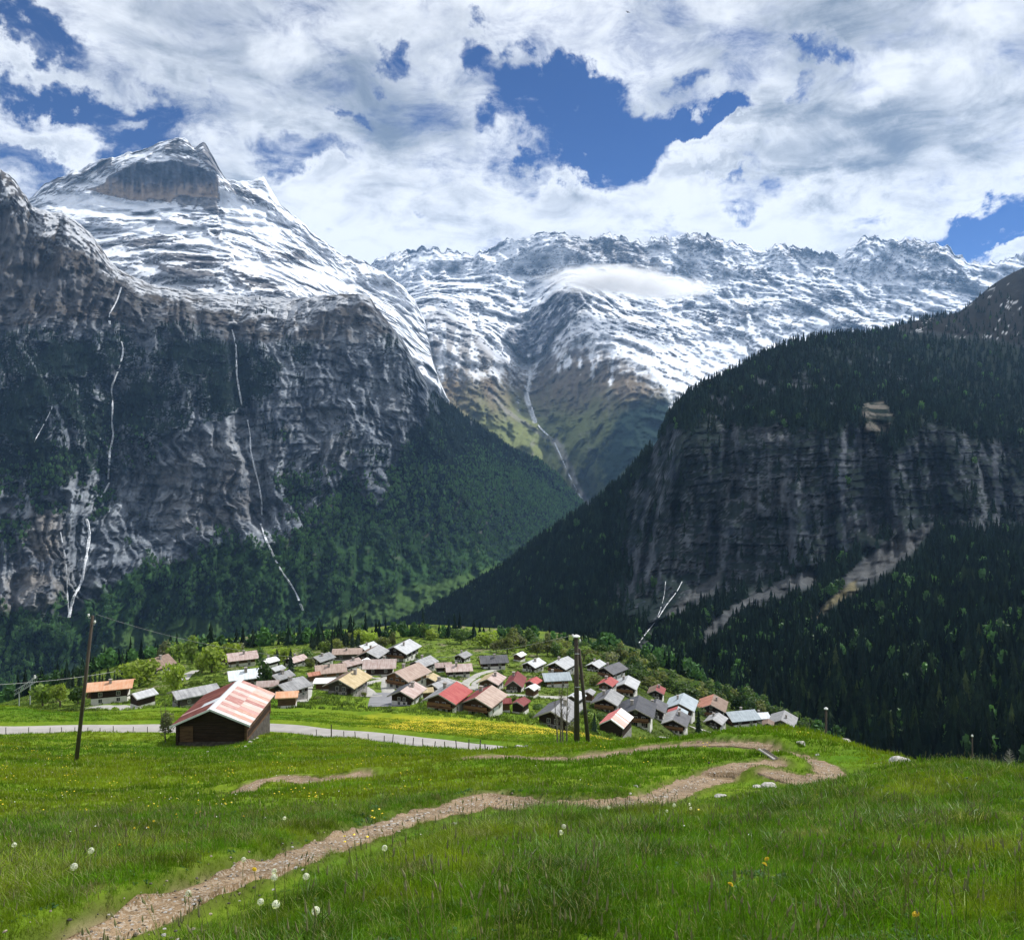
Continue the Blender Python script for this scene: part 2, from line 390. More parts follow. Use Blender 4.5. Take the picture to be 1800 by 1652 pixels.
def dist_line(x, y, L):
    best = np.full(np.shape(x), 1e9)
    lo = L.min(0)-4; hi = L.max(0)+4
    m = (x > lo[0]) & (x < hi[0]) & (y > lo[1]) & (y < hi[1])
    if m.any():
        xs = x[m]; ys = y[m]; b = np.full(xs.shape, 1e9)
        for i in range(len(L)-1):
            a = L[i]; c = L[i+1]; dx, dy = c-a; q = dx*dx+dy*dy+1e-9
            t = np.clip(((xs-a[0])*dx + (ys-a[1])*dy)/q, 0, 1)
            b = np.minimum(b, (xs-a[0]-t*dx)**2 + (ys-a[1]-t*dy)**2)
        best[m] = np.sqrt(b)
    return best
def near_line(x, y, L, V, reach=7.0):
    """distance to a line and the value carried by its nearest point"""
    best = np.full(np.shape(x), 1e9); val = np.zeros(np.shape(x)); lo = L.min(0)-reach; hi = L.max(0)+reach
    m = (x > lo[0]) & (x < hi[0]) & (y > lo[1]) & (y < hi[1])
    if m.any():
        xs = x[m]; ys = y[m]; b = np.full(xs.shape, 1e9); v = np.zeros(xs.shape)
        for i in range(len(L)-1):
            a = L[i]; c = L[i+1]; dx, dy = c-a; q = dx*dx+dy*dy+1e-9
            t = np.clip(((xs-a[0])*dx + (ys-a[1])*dy)/q, 0, 1); d = (xs-a[0]-t*dx)**2 + (ys-a[1]-t*dy)**2
            k = d < b; b = np.where(k, d, b); v = np.where(k, V[i]+(V[i+1]-V[i])*t, v)
        best[m] = np.sqrt(b); val[m] = v
    return best, val
def pw(w, y): return w*np.clip((np.maximum(y, 1)/6.5)**.8, .58, 1.9)
def path_mask(x, y):
    """1 in the middle of the trodden path, 0 on the grass"""
    m = np.zeros(np.shape(x)); wob = fbm(x*1.6, y*1.6, 5.0, 3)*0.22
    for L, w in LINES.values():
        w_ = pw(w, y); d = dist_line(x, y, L) + wob*2.2*w_; m = np.maximum(m, 1 - sstep(d/w_, 0.75, 1.15))
    return m
def _sm(v, n=9):
    v = np.pad(v, n, mode='edge'); return np.convolve(v, np.ones(2*n+1)/(2*n+1), 'valid')
LZ = {k: _sm(base_z(L[:, 0], L[:, 1]), 4) for k, (L, w) in LINES.items()}
ROADZ = _sm(base_z(ROAD[:, 0], ROAD[:, 1]), 9)
LANEZ = [_sm(base_z(l[0][:, 0], l[0][:, 1]), 3) for l in LANES]
def turf_height(x, y):
    """how tall the grass stands: cropped and trodden beside the trails"""
    s = np.ones(np.shape(x))
    for k, (L, w) in LINES.items():
        d, ym = near_line(x, y, L, L[:, 1]); d = d/pw(w, y); s = np.where((d < 50) & (y < ym), np.minimum(s, .42+.58*sstep(d, 1.3, 6)), np.where(d < 50, np.minimum(s, .6+.4*sstep(d, .9, 2.5)), s))
    return s
def ground_z(x, y, fine=True):
    x = np.asarray(x, float); y = np.asarray(y, float)
    z = base_z(x, y); yy = np.maximum(y, 1)
    near = np.clip(yy/12, 0.15, 1); am = np.ones(x.shape)
    # trails: a level tread cut into the slope, a turf bank on its far side
    for k, (L, w) in LINES.items():
        d, zc = near_line(x, y, L, LZ[k]); d2, ym = near_line(x, y, L, L[:, 1]); ok = d < 50; d = d/pw(w, y); nearside = ok & (y < ym)
        f = (1-sstep(d, 1.0, 2.3))*0.72; z = np.where(ok, lerp(z, zc, f), z); am *= np.where(ok, sstep(d, .7, np.where(nearside, 7.0, 2.2))*.85+.15, 1)
        z = z - np.where(nearside, .10*sstep(d, .9, 1.8)*(1-sstep(d, 3.0, 8.0)), 0) + np.where(ok & ~nearside, .07*sstep(d, 1.0, 1.5)*(1-sstep(d, 2.5, 5)), 0)
    d, zc = near_line(x, y, ROAD, ROADZ, 12); z = np.where(d < 12, lerp(z, zc, (1-sstep(d, 2.2, 6.0))*0.9), z); am *= sstep(d, 2.6, 6)
    for (L, w, nm, lb), zz in zip(LANES, LANEZ):
        d, zc = near_line(x, y, L, zz, 12); z = np.where(d < 12, lerp(z, zc, (1-sstep(d, w/2, w/2+3))*0.6), z); am *= sstep(d, w/2, w/2+2.5)*.95+.05
    if fine:
        lo = np.clip(yy/40, 0.05, 1)
        z = z + am*(fbm(x*0.12, y*0.12, 1.0, 4)*0.5*lo*np.where(y > 90, 1.2, 1) + fbm(x*0.9, y*0.9, 2.0, 4)*0.13*near*np.clip(60/yy, 0.2, 1))
        z = z + am*np.clip(ridged(x*0.35, y*1.1, 4.0, 3)-0.55, 0, 1)*0.22*near*np.clip(60/yy, 0, 1)
    for k, (L, w) in LINES.items():
        w_ = pw(w, y); d = dist_line(x, y, L)/w_ + fbm(x*1.6, y*1.6, 5.0, 3)*.35
        z = z - (1-sstep(d, 0.85, 1.2))*0.05
    d = dist_line(x, y, ROAD)
    z = np.where(d < 3.6, z - (1-sstep(d, 1.6, 2.4))*0.12, z)
    for L, w, nm, lb in LANES:
        d = dist_line(x, y, L); z = z - (1-sstep(d, w/2-.2, w/2+.8))*.15
    return z

# grid whose cells grow with distance; its corner lies behind the camera
def near_ground():
    nc, nr = 520, 500
    pxs = np.linspace(-800, 2600, nc)
    # denser columns within the frame
    pxs = 900 + (pxs-900)*(0.72 + 0.28*np.abs((pxs-900)/1700)**1.2)
    s = np.linspace(0, 1, nr); d = 2.6*np.exp(s*math.log(425/2.6))
    D, PX = np.meshgrid(d, pxs, indexing='ij')
    ox = (PX-900)/F*(D+1.5); oy = D-1.6
    z = ground_z(ox, oy)
    # beyond the village the bench breaks off towards the valley floor
    return ox, oy, z
gx, gy, gz = near_ground()
nr_, nc_ = gx.shape
def meadow_colour(x, y, pm):
    n1 = fbm(x*0.05, y*0.05, 3, 4); n2 = fbm(x*0.5, y*0.5, 8, 4); n3 = fbm(x*4, y*4, 1, 3)
    g1 = np.array([0.070, 0.150, 0.012]); g2 = np.array([0.155, 0.215, 0.018]); g3 = np.array([0.026, 0.062, 0.010])
    t = np.clip(0.5 + n1*1.1 + n2*0.8, 0, 1)[..., None]; c = lerp(g1, g2, t)
    c = lerp(c, g3, np.clip(n2*1.5 + n3*0.6, 0, 1)[..., None]*0.6)
    # buttercup meadow below the road
    px = 900 + F*x/np.maximum(y, 1.5)
    ye = sstep(px, 560, 720)*(1-sstep(px, 1120, 1200))*sstep(y, 82, 100)*(1-sstep(y, 128, 145))*np.clip(0.6+1.6*fbm(x*0.25, y*0.12, 2, 4), 0, 1)
    c = lerp(c, np.array([0.36, 0.33, 0.022]), (ye*0.8)[..., None])
    # olive rough ground in and beyond the village
    n4 = fbm(x*0.06, y*0.06, 9, 5); n5 = fbm(x*0.25, y*0.25, 4, 4)
    ol = sstep(y, 150, 215)
    c = lerp(c, lerp(np.array([0.15, 0.20, 0.035]), np.array([0.075, 0.115, 0.026]), np.clip(.5+n5*1.6+n4, 0, 1)[..., None]), (ol*0.8)[..., None])
    c = lerp(c, np.array([0.20, 0.17, 0.12]), (ol*sstep(n4+n5*.8, .22, .36)*(1-sstep(px, 900, 1000)*.3)*.8)[..., None])
    c = lerp(c, np.array([0.028, 0.045, 0.016]), (ol*sstep(-n4+n5*.9, .20, .34)*.85)[..., None])
    rr = sstep(px, 900, 1080)*sstep(y, 130, 200)  # right side of the village darkened: cloud shade put into the ground colour
    c = lerp(c, np.array([0.040, 0.055, 0.018]), (rr*0.7)[..., None])
    dk = np.zeros(x.shape)
    for L, w in LINES.values():
        d = dist_line(x, y, L)/pw(w, y); dk = np.maximum(dk, sstep(d, .8, 1.05)*(1-sstep(d, 1.25, 1.7)))
    c = lerp(c, np.array([0.05, 0.038, 0.022]), (dk*.45)[..., None])
    soil = lerp(np.array([0.16, 0.115, 0.07]), np.array([0.30, 0.23, 0.15]), np.clip(0.5+n3*1.4, 0, 1)[..., None])
    bare = np.clip(pm + sstep(fbm(x*0.8, y*0.8, 12, 4), 0.42, 0.6)*0.5*(y < 60), 0, 1)
    return lerp(c, soil, bare[..., None])
PM = path_mask(gx, gy)
gcol = meadow_colour(gx, gy, PM)
GCO = np.stack([gx, gy, gz], -1).reshape(-1, 3)
M_ground = terrain_mat('meadow_ground', 3.0, 0.05, (1, 1, 1), 0.3, 0.8, scale2=0.6)
meadow = link('ground', quad_mesh('ground', GCO, grid_faces(nr_, nc_), M_ground, gcol.reshape(-1, 3)))
tag(meadow, 'green meadow slope falling from the camera to the village bench', kind='structure')

def strip(name, L, half, mat, lift=0.03, nx=9, wob=0.12, wscale=1.2, edge=-0.1, label=None, fine=True):
    """a sheet draped along a centre line; its ragged rims dip under the turf"""
    T = np.gradient(L, axis=0); T /= np.linalg.norm(T, axis=1)[:, None]; N = np.stack([-T[:, 1], T[:, 0]], 1)
    s = np.linspace(-1, 1, nx); co = np.zeros((len(L), nx, 3)); W = half*np.ones(len(L)) if name != 'footpath' else pw(half, L[:, 1])
    for j, q in enumerate(s):
        w = W*(1 + wob*fbm(L[:, 0]*wscale, L[:, 1]*wscale, 3.0+np.sign(q)*4, 3))
        p = L + N*(q*w)[:, None]
        co[:, j, :2] = p
        zz = ground_z(p[:, 0], p[:, 1], fine)
        co[:, j, 2] = zz + (lift if abs(q) < 0.999 else edge)
    c = np.ones((len(L)*nx, 3))
    o = link(name, quad_mesh(name, co.reshape(-1, 3), grid_faces(len(L), nx), mat))
    tag(o, label, kind='structure'); return o
def trail_mat(t, p, o):   # packed loam with grit
    co = t.add('ShaderNodeTexCoord').outputs['Object']
    n = t.noise(co, 1.6, 10, 0.7); n2 = t.noise(co, 22, 4, 0.7)
    vo = t.add('ShaderNodeTexVoronoi', {'Vector': co, 'Scale': 60.0})
    col = t.mix(t.ss(n, 0.32, 0.68), (0.13, 0.088, 0.048), (0.29, 0.205, 0.125))
    peb = t.ss(t.add('ShaderNodeSeparateColor', {0: vo.outputs['Color']}).outputs[0], 0.72, 0.8)
    col = t.mix(t.math('MULTIPLY', peb, 0.4), col, (0.50, 0.45, 0.38))
    col = t.mix(t.ss(n2, 0.5, 0.75, 0, 0.5), col, (0.12, 0.08, 0.05))
    t.l.new(col, p.inputs['Base Color']); p.inputs['Roughness'].default_value = 0.95; p.inputs['Specular IOR Level'].default_value = 0.15
    h = t.math('ADD', t.math('MULTIPLY', n2, 0.6), t.ss(vo.outputs['Distance'], 0.0, 0.5, 0.35, 0))
    t.l.new(t.add('ShaderNodeBump', {'Height': h, 'Strength': 0.8, 'Distance': 0.03}).outputs[0], p.inputs['Normal'])
M_trail = principled('trail', trail_mat)
M_road = simple('road', (0.33, 0.31, 0.29), 0.9, 0.12, 0.5, 0.1)
M_lane = simple('lane', (0.34, 0.33, 0.30), 0.9, 0.14, 0.4, 0.1)
for k, (L, w) in LINES.items():
    Ls = smooth_poly(L, {'a': 420, 'b': 160, 'c': 240, 'd': 90}[k])
    strip('footpath', Ls, w*1.12, M_trail, 0.035, 15, 0.35, 1.5, label={'a': 'brown trodden hiking trail crossing the meadow in the foreground', 'b': 'gravel hairpin bend of the hiking trail on the knoll', 'c': 'further leg of the hiking trail beyond the knoll bank', 'd': 'short bare stretch of the hiking trail in the left meadow'}[k])
strip('road', ROAD, 1.75, M_road, 0.06, 9, 0.04, 0.3, -0.15, 'narrow pale asphalt road passing behind the barn')
# ---------------------------------------------------------------- mountains: lofts between traced height lines
def rowfn(pts):
    a = np.array(pts, float); return lambda px: (np.interp(px, a[:, 0], a[:, 1]), np.interp(px, a[:, 0], a[:, 2]))
def smooth1(v, k):
    if k <= 1: return v
    ker = np.hanning(k+2)[1:-1]; ker /= ker.sum(); p = np.pad(v, (k//2, k-1-k//2), mode='edge')
    return np.convolve(p, ker, 'valid')
def loft(rows, px0, px1, nc, nr, tpos, sm=9, dens=None):
    """rows: height lines from crest to foot, each [(px, py, distance)...]; returns PX, PY, D grids"""
    px = np.linspace(px0, px1, nc)
    K = [rowfn(r)(px) for r in rows]
    K = [(smooth1(py, (3 if i == 0 else sm)), smooth1(d, sm*3)) for i, (py, d) in enumerate(K)]
    t = np.linspace(0, 1, nr); tp = np.array(tpos, float)
    for i in range(2, len(K)): K[i] = (np.maximum(K[i][0], K[i-1][0]+3), K[i][1])
    PY = np.empty((nr, nc)); D = np.empty((nr, nc))
    kpy = np.array([k[0] for k in K]); kd = np.array([k[1] for k in K])
    i = np.clip(np.searchsorted(tp, t, side='right')-1, 0, len(tp)-2); u = ((t-tp[i])/(tp[i+1]-tp[i]))[:, None]
    def herm(V):
        m = np.zeros_like(V); dt = np.diff(tp)[:, None]; s = np.diff(V, axis=0)/dt
        m[1:-1] = np.where(s[1:]*s[:-1] > 0, 2*s[1:]*s[:-1]/(s[1:]+s[:-1]+1e-12), 0); m[0] = s[0]; m[-1] = s[-1]
        h = (tp[i+1]-tp[i])[:, None]
        return (2*u**3-3*u**2+1)*V[i] + (u**3-2*u**2+u)*h*m[i] + (-2*u**3+3*u**2)*V[i+1] + (u**3-u**2)*h*m[i+1]
    PY = herm(kpy); D = herm(kd)
    PX = np.broadcast_to(px, PY.shape).copy()
    return PX, PY, D
def to_world(PX, PY, D): return np.stack([(PX-900)/F*D, D, (HZ-PY)/F*D], -1)
def terrace(v, sharp=0.7):
    f = np.floor(v); r = v-f; return f + lerp(r, sstep(r, 0.35, 0.65), sharp) - v   # offset towards steps
def inpoly(px, py, poly, soft=0.0):
    """smooth inside mask of a polygon in photo pixels (evaluated by signed distance)"""
    P = np.array(poly, float); n = len(P); inside = np.zeros(px.shape, bool); dist = np.full(px.shape, 1e9)
    for i in range(n):
        a = P[i]; b = P[(i+1) % n]
        c = ((a[1] > py) != (b[1] > py)) & (px < (b[0]-a[0])*(py-a[1])/(b[1]-a[1]+1e-9)+a[0]); inside ^= c
        dx, dy = b-a; t = np.clip(((px-a[0])*dx+(py-a[1])*dy)/(dx*dx+dy*dy+1e-9), 0, 1)
        dist = np.minimum(dist, np.hypot(px-a[0]-t*dx, py-a[1]-t*dy))
    sd = np.where(inside, dist, -dist)
    return sstep(sd, -soft, soft) if soft else inside.astype(float)
def linemask(px, py, pts, w):
    P = np.array(pts, float); b = np.full(px.shape, 1e9)
    for i in range(len(P)-1):
        a = P[i][:2]; dx, dy = P[i+1][:2]-a; t = np.clip(((px-a[0])*dx+(py-a[1])*dy)/(dx*dx+dy*dy), 0, 1)
        b = np.minimum(b, np.hypot(px-a[0]-t*dx, py-a[1]-t*dy))
    return 1-sstep(b, w*0.4, w)
V3 = lambda *a: np.array(a, float)
SNOW = V3(.80, .83, .88); ROCKL = V3(.30, .29, .29); ROCKD = V3(.115, .115, .125); BROWN = V3(.15, .12, .085); ALP = V3(.105, .125, .045)
FOR = V3(.016, .032, .024); DECI = V3(.062, .145, .042); SCREE = V3(.27, .255, .24)
FORESTS = []       # (world points, weight, height range) for the tree scatter
M_rock = terrain_mat('mountain_rock', 0.02, 7.0, (1, 1, 0.25), 0.4, 1.0, rock=1.0)
M_far = terrain_mat('far_mountain_rock', 0.012, 12.0, (1, 1, 0.6), 0.12, 0.9, rock=.22)
SURF = {}
def finish(name, P, col, mat, label, cat='mountain'):
    nr, nc = P.shape[:2]
    o = link(name, quad_mesh(name, P.reshape(-1, 3), grid_faces(nr, nc)[:, ::-1], mat, col.reshape(-1, 3)))
    tag(o, label, kind='structure'); return o

# --- snowy peak above the left wall
def peak():
    ridge = [(-700,360),(-400,330),(-200,345),(-60,352),(0,350),(60,346),(75,326),(100,315),(130,300),(160,290),(190,277),(240,266),(270,255),(300,244),(325,242),(338,258),(345,264),(352,250),(362,252),(372,270),(388,303),(400,316),(440,322),(455,312),(466,314),(480,338),(500,366),(530,388),(550,410),(575,428),(600,447),(625,454),(645,461),(670,478),(690,488),(710,506),(728,524),(745,556),(765,640),(800,720),(840,760)]
    rows = [[(p, y+30, 7000) for p, y in ridge],
            [(p, y, 5700) for p, y in ridge],
            [(-700,390,5300),(0,375,5200),(80,352,5250),(160,325,5300),(215,290,5330),(300,283,5300),(370,300,5250),(420,345,5250),(500,400,5300),(600,475,5400),(700,530,5400),(840,660,5400)],
            [(-700,420,5100),(0,395,5000),(80,365,5150),(160,345,5200),(215,348,5240),(300,352,5220),(370,360,5190),(420,380,5100),(500,430,5100),(600,500,5100),(700,550,5200),(840,680,5300)],
            [(-700,470,4300),(0,430,4400),(150,400,4700),(300,398,4750),(400,410,4750),(500,460,4700),(600,520,4700),(700,570,5000),(840,690,5200)],
            [(-700,530,3700),(0,520,3700),(150,500,3900),(300,500,3950),(500,530,4000),(700,600,4400),(840,720,5000)],
            [(-700,700,3500),(0,700,3400),(300,680,3600),(500,680,3700),(700,700,4100),(840,800,4800)]]
    PX, PY, D = loft(rows, -600, 790, 520, 330, [0, .05, .22, .42, .58, .84, 1], 7)
    P = to_world(PX, PY, D); x, y, z = P[..., 0], P[..., 1], P[..., 2]
    wpx = PX + fbm(PX*.02, PY*.02, 4, 4)*26; wpy = PY + fbm(PX*.03, PY*.03, 9, 4)*12
    cl = inpoly(PX*.4+wpx*.6, PY*.4+wpy*.6, [(155,332),(185,326),(200,308),(232,288),(300,284),(350,294),(380,306),(388,350),(312,344),(300,354),(250,352),(205,346),(170,340)], 3)
    wz = z + fbm(x*.0009, y*.0009, z*.0012, 5)*420 + fbm(x*.004, y*.004, z*.004, 4)*60
    am = np.clip(.55 + fbm(x*.0012, y*.0012, z*.0012+5, 4)*1.5, .1, 1.2)
    tr = terrace((wz + 0.12*x)/165, .92)*(1-cl)*am
    def z6(*p): return [(a/2.571, 220+b/2.571) for a, b in p]
    RP = [z6((190,365),(330,390),(520,405),(700,425),(640,455),(560,475),(400,450),(300,425),(210,390)), z6((690,395),(760,400),(980,395),(995,450),(850,460),(740,430)), z6((790,305),(985,330),(990,400),(860,385),(800,365)),
      z6((560,550),(600,510),(700,490),(820,510),(900,545),(740,550),(640,556)), z6((670,590),(760,565),(900,585),(1060,605),(960,640),(880,650),(1010,665),(850,700),(740,665)), z6((990,245),(1130,290),(1200,340),(1150,360),(1050,310)),
      z6((995,375),(1090,395),(1205,400),(1210,450),(1100,440),(1010,420)), z6((1160,555),(1300,580),(1370,535),(1390,600),(1300,612),(1200,605)), z6((740,90),(800,55),(860,85),(905,170),(880,215),(820,170),(740,115)), z6((870,80),(910,65),(965,130),(1015,235),(960,205),(900,140)),
      z6((340,210),(400,185),(415,210),(330,245),(250,270),(240,245)), z6((430,180),(490,135),(500,185),(450,230)), z6((930,460),(1000,470),(990,515),(940,490)), z6((1040,640),(1200,690),(1290,760),(1180,760),(1080,720))]
    RPm = np.zeros(PX.shape)
    for p_ in RP: RPm = np.maximum(RPm, inpoly(PX*.5+wpx*.5, PY*.4+wpy*.6, p_, 3))
    SP = [z6((165,335),(400,305),(640,348),(800,350),(980,398),(700,398),(560,412),(330,380)), z6((420,452),(700,440),(960,472),(1010,560),(900,530),(800,488),(600,500)), z6((1000,300),(1200,370),(1280,520),(1240,560),(1100,480),(1010,470)), z6((1060,600),(1180,600),(1260,640),(1500,640),(1640,750),(1300,700),(1100,660))]
    SPm = np.zeros(PX.shape)
    for p_ in SP: SPm = np.maximum(SPm, inpoly(wpx, wpy, p_, 4))
    tr2 = terrace((wz*.8 - 0.12*x + fbm(x*.003, y*.003, z*.003, 3)*120)/60, .7)*(1-cl)*(1.3-am)*.6
    rg = ridged(x*.0022 + fbm(x*.001,y*.001,z*.001,3), y*.0022, z*.0016, 7, .55)-.6
    D2 = D - RPm*70 - tr*170 - tr2*34 - rg*360*(1-SPm*.7) - fbm(x*.012, y*.012, z*.012, 5)*55*(1-SPm*.7) - cl*(ridged(PX*.06, PY*.006, 4, 5)-.6)*110
    D2[0] = D[0]
    # ragged crest
    env = 1-sstep(np.arange(len(PY))[:, None]/len(PY), .05, .2)
    PY2 = PY + fbm(PX*.06, D*.001, 3, 5)*9*env
    P = to_world(PX, PY2, D2); N = grid_normals(P); nz = N[..., 2]
    n1 = fbm(P[..., 0]*.004, P[..., 1]*.004, P[..., 2]*.004, 5); n2 = fbm(P[..., 0]*.02, P[..., 1]*.02, P[..., 2]*.04, 4)
    low = sstep(PY, 470, 560)*sstep(-PX, -640, -200)
    n3 = fbm(P[..., 0]*.06, P[..., 1]*.06, P[..., 2]*.12, 3)
    steep = nz + n1*.62 + (n2*.30 + n3*.2)*(1+.8*sstep(PX, 500, 600)) + .03 - RPm*.55 + SPm*.5 - cl*1.2 - low*.30 + sstep(wpy, 352, 372)*(1-sstep(wpy, 385, 405))*.45*(1-sstep(PX, 240, 340)) + sstep(wpy,372,380)*(1-sstep(wpy,390,402))*.3 + sstep(PX, 520, 600)*.2 + sstep(PX,380,410)*(1-sstep(PX,520,560))*.12
    sn = sstep(steep, .40, .47)
    rock = lerp(ROCKD, ROCKL*.85, np.clip(.45+n2*1.1+n1*.5, 0, 1)[..., None])
    pk = fbm(PX*.12, PY*.014, 3, 5)
    rock = lerp(rock, V3(.085,.095,.12), (cl*.9)[..., None])
    rock = lerp(rock, V3(.33, .25, .175), (cl*sstep(wpy + pk*60, 308, 338)*.8)[..., None])
    rock = lerp(rock, V3(.05,.058,.075), (cl*sstep(pk*1.6 - sstep(wpy, 300, 345)*.5 + .1, 0, .2)*.8)[..., None])  # cliff darkened in streaks towards its top: shadow put into the rock colour
    col = lerp(rock, SNOW, sn[..., None])
    pk = fbm(PX*.09, PY*.012, 3, 4)
    finish('snow_mountain', P, col, M_far, 'tall snow and rock banded peak at the upper left')
peak()

# --- far snowy range closing the valley
def back_range():
    ridge = [(480,560),(560,520),(640,470),(660,461),(700,446),(735,436),(760,434),(780,436),(800,445),(840,448),(880,426),(905,420),(930,418),(950,412),(985,408),(1000,418),(1040,420),(1060,415),(1085,416),(1110,421),(1135,430),(1155,412),(1165,414),(1180,423),(1205,414),(1230,411),(1250,416),(1270,425),(1300,428),(1330,444),(1350,436),(1370,432),(1395,436),(1420,443),(1440,443),(1470,446),(1492,450),(1500,424),(1515,417),(1535,415),(1545,424),(1580,418),(1600,424),(1630,426),(1660,432),(1690,452),(1715,467),(1760,457),(1800,446),(1900,430),(2300,400)]
    X = (480, 640, 760, 860, 930, 1000, 1100, 1200, 1300, 1450, 1600, 1800, 2300)
    def row(py, d): return list(zip(X, py, d))
    rows = [[(p, y+40, 10500) for p, y in ridge], [(p, y, 9000) for p, y in ridge],
      row((590,520,490,480,480,470,470,480,490,500,500,500,470), (8100,8100,8200,8300,8400,8000,8200,8300,8300,8300,8300,8300,8300)),
      row((640,560,535,545,560,515,550,560,560,560,560,560,560), (7000,6700,6500,7100,7400,6400,7000,7200,7300,7500,7500,7500,7500)),
      row((720,640,600,610,640,600,600,620,640,640,640,640,640), (6000,5700,5500,6000,6600,6000,5800,6200,6500,6500,6600,6600,6600)),
      row((800,720,680,690,710,700,690,700,720,720,720,720,720), (5500,5100,4900,5200,5800,5600,4900,5000,5600,5800,5800,5900,5900)),
      row((880,800,770,770,770,770,780,790,800,800,800,800,800), (5200,4900,4700,4800,5100,5200,4400,4400,5000,5200,5300,5300,5300)),
      row((960,940,930,920,900,890,880,900,920,920,940,940,940), (4700,4600,4500,4500,4600,4700,4100,4000,4400,4500,4600,4600,4700)),
      row((1050,1050,1040,1020,1000,980,980,1000,1040,1040,1040,1040,1040), (4200,4200,4100,4100,4200,4300,3800,3700,4000,4100,4200,4200,4200))]
    PX, PY, D = loft(rows, 500, 2200, 720, 400, [0, .04, .24, .42, .56, .68, .80, .92, 1], 15)
    P = to_world(PX, PY, D); x, y, z = P[..., 0], P[..., 1], P[..., 2]
    hi = 1-sstep(PY, 560, 640)
    wx = fbm(PX*.008, PY*.008, 3, 4)*1.0; wy = fbm(PX*.012, PY*.012, 7, 4)
    rg = ridged(x*.0012 + wx*.25, y*.0011, z*.0013 + wy*.2, 7, .58)-.6
    gul = ridged(PX*.014 + wx*.7 + PY*.005, PY*.005 + wy*.25, 5, 7, .6)-.6      # runnels that follow the fall line
    am = np.clip(.4 + fbm(x*.0008, y*.0008, z*.0008+5, 4)*1.6, 0, 1.1)
    tr = terrace((z + .16*x + fbm(x*.0008, y*.0008, z*.001, 5)*600)/170, .85)*am
    D2 = D - rg*lerp(330, 800, hi) - gul*lerp(330, 420, hi) - tr*110*hi - fbm(x*.008, y*.008, z*.008, 6)*lerp(80, 38, hi) - (ridged(PX*.04 + wx*1.2 - PY*.012, PY*.012 + wy*.4, 8, 6, .5)-.6)*lerp(60, 95, hi)
    D2 -= (terrace((x + .35*z + fbm(x*.003, z*.003, 51, 4)*210)/230, .9)*120 + terrace((x - .5*z + fbm(x*.008, z*.008, 53, 4)*80)/95, .9)*52)*hi
    def z8(*p): return [(620+a/2.903, 380+b/2.903) for a, b in p]
    def z3(*p): return [(1200+a/3, 400+b/3) for a, b in p]
    BR_ = [z8((600,440),(640,415),(710,430),(690,470),(620,475)), z8((1055,90),(1090,105),(1150,140),(1300,105),(1420,130),(1485,170),(1505,285),(1470,335),(1380,260),(1260,240),(1120,245),(1070,165)), z8((1540,110),(1580,92),(1640,110),(1620,150),(1550,130)), z8((1690,110),(1760,92),(1800,110),(1800,185),(1720,185)),
      z8((1290,480),(1450,520),(1560,560),(1480,625),(1380,590),(1310,545)), z8((110,240),(260,195),(300,215),(200,250)), z8((400,330),(480,270),(500,310),(440,380),(330,430)), z8((880,280),(1000,240),(1060,260),(960,330),(900,320)),
      z3((0,50),(100,32),(190,60),(230,115),(150,115),(60,105)), z3((200,190),(400,205),(530,295),(400,295),(260,235)), z3((480,108),(560,98),(640,130),(620,165),(500,155)), z3((690,190),(800,225),(805,275),(720,262)), z3((900,58),(1020,48),(1020,98),(920,92)),
      z3((1150,58),(1380,88),(1475,172),(1300,172),(1160,122)), z3((1225,220),(1320,225),(1380,200),(1560,262),(1550,290),(1430,312),(1260,300)), z3((650,290),(800,310),(955,425),(800,400),(700,360)), z3((740,450),(900,448),(1045,520),(860,562),(800,505)), z3((345,608),(490,618),(515,640),(430,695),(370,655)), z3((540,368),(740,388),(705,432),(600,402)), z3((60,430),(200,440),(180,520),(90,500)), z3((290,400),(350,380),(360,470),(300,480))]
    wpx = PX + fbm(PX*.03, PY*.03, 4, 5)*22; wpy = PY + fbm(PX*.04, PY*.04, 9, 5)*16; RPm = np.zeros(PX.shape)
    for p_ in BR_: RPm = np.maximum(RPm, inpoly(wpx, wpy, p_, 5))
    stream = [(930,625),(932,665),(925,700),(940,740),(975,775),(1000,830),(1030,890),(1020,930)]
    D2 += linemask(PX, PY, stream, 40)*160
    cqx = PX + fbm(PX*.05, PY*.05, 14, 4)*14; cqy = PY + fbm(PX*.05, PY*.05, 19, 4)*10
    cliff = inpoly(cqx, cqy, [(620+a/2.903, 380+b/2.903) for a, b in ((1000,400),(1060,382),(1165,388),(1180,440),(1130,500),(1060,560),(1000,620),(940,720),(860,722),(800,640),(790,570),(850,560),(905,530),(950,450))], 3)
    spur = inpoly(PX, PY, [(700,600),(730,565),(775,540),(800,560),(840,590),(880,640),(800,630)], 10)
    cliff2 = inpoly(PX, PY, [(985,415),(1010,420),(1090,420),(1140,440),(1160,480),(1120,500),(1060,470),(1000,450)], 10)
    D2 -= cliff*300 + spur*200 + RPm*130 + RPm*(ridged(PX*.05, PY*.03, 91, 5)-.6)*170
    D2[0] = D[0]
    env = 1-sstep(np.arange(len(PY))[:, None]/len(PY), .04, .14)
    PY2 = PY + (fbm(PX*.05, D*.001, 3, 5)*8 - (ridged(PX*.040 + .3*PY*.01, 0, 6, 5, .6)-.62)*24)*env
    P = to_world(PX, PY2, D2); N = grid_normals(P); nz = N[..., 2]; nx_ = N[..., 0]
    n1 = fbm(P[..., 0]*.0022, P[..., 1]*.0022, P[..., 2]*.0022, 5); n2 = fbm(P[..., 0]*.011, P[..., 1]*.011, P[..., 2]*.016, 5)
    n3 = fbm(PX*.06, PY*.012, 4, 4)
    # snow line: lower on the right
    sl = np.interp(PX, (480,700,760,870,930,1010,1100,1180,1260,1340,2200), (545,560,640,655,650,600,640,700,760,800,800))
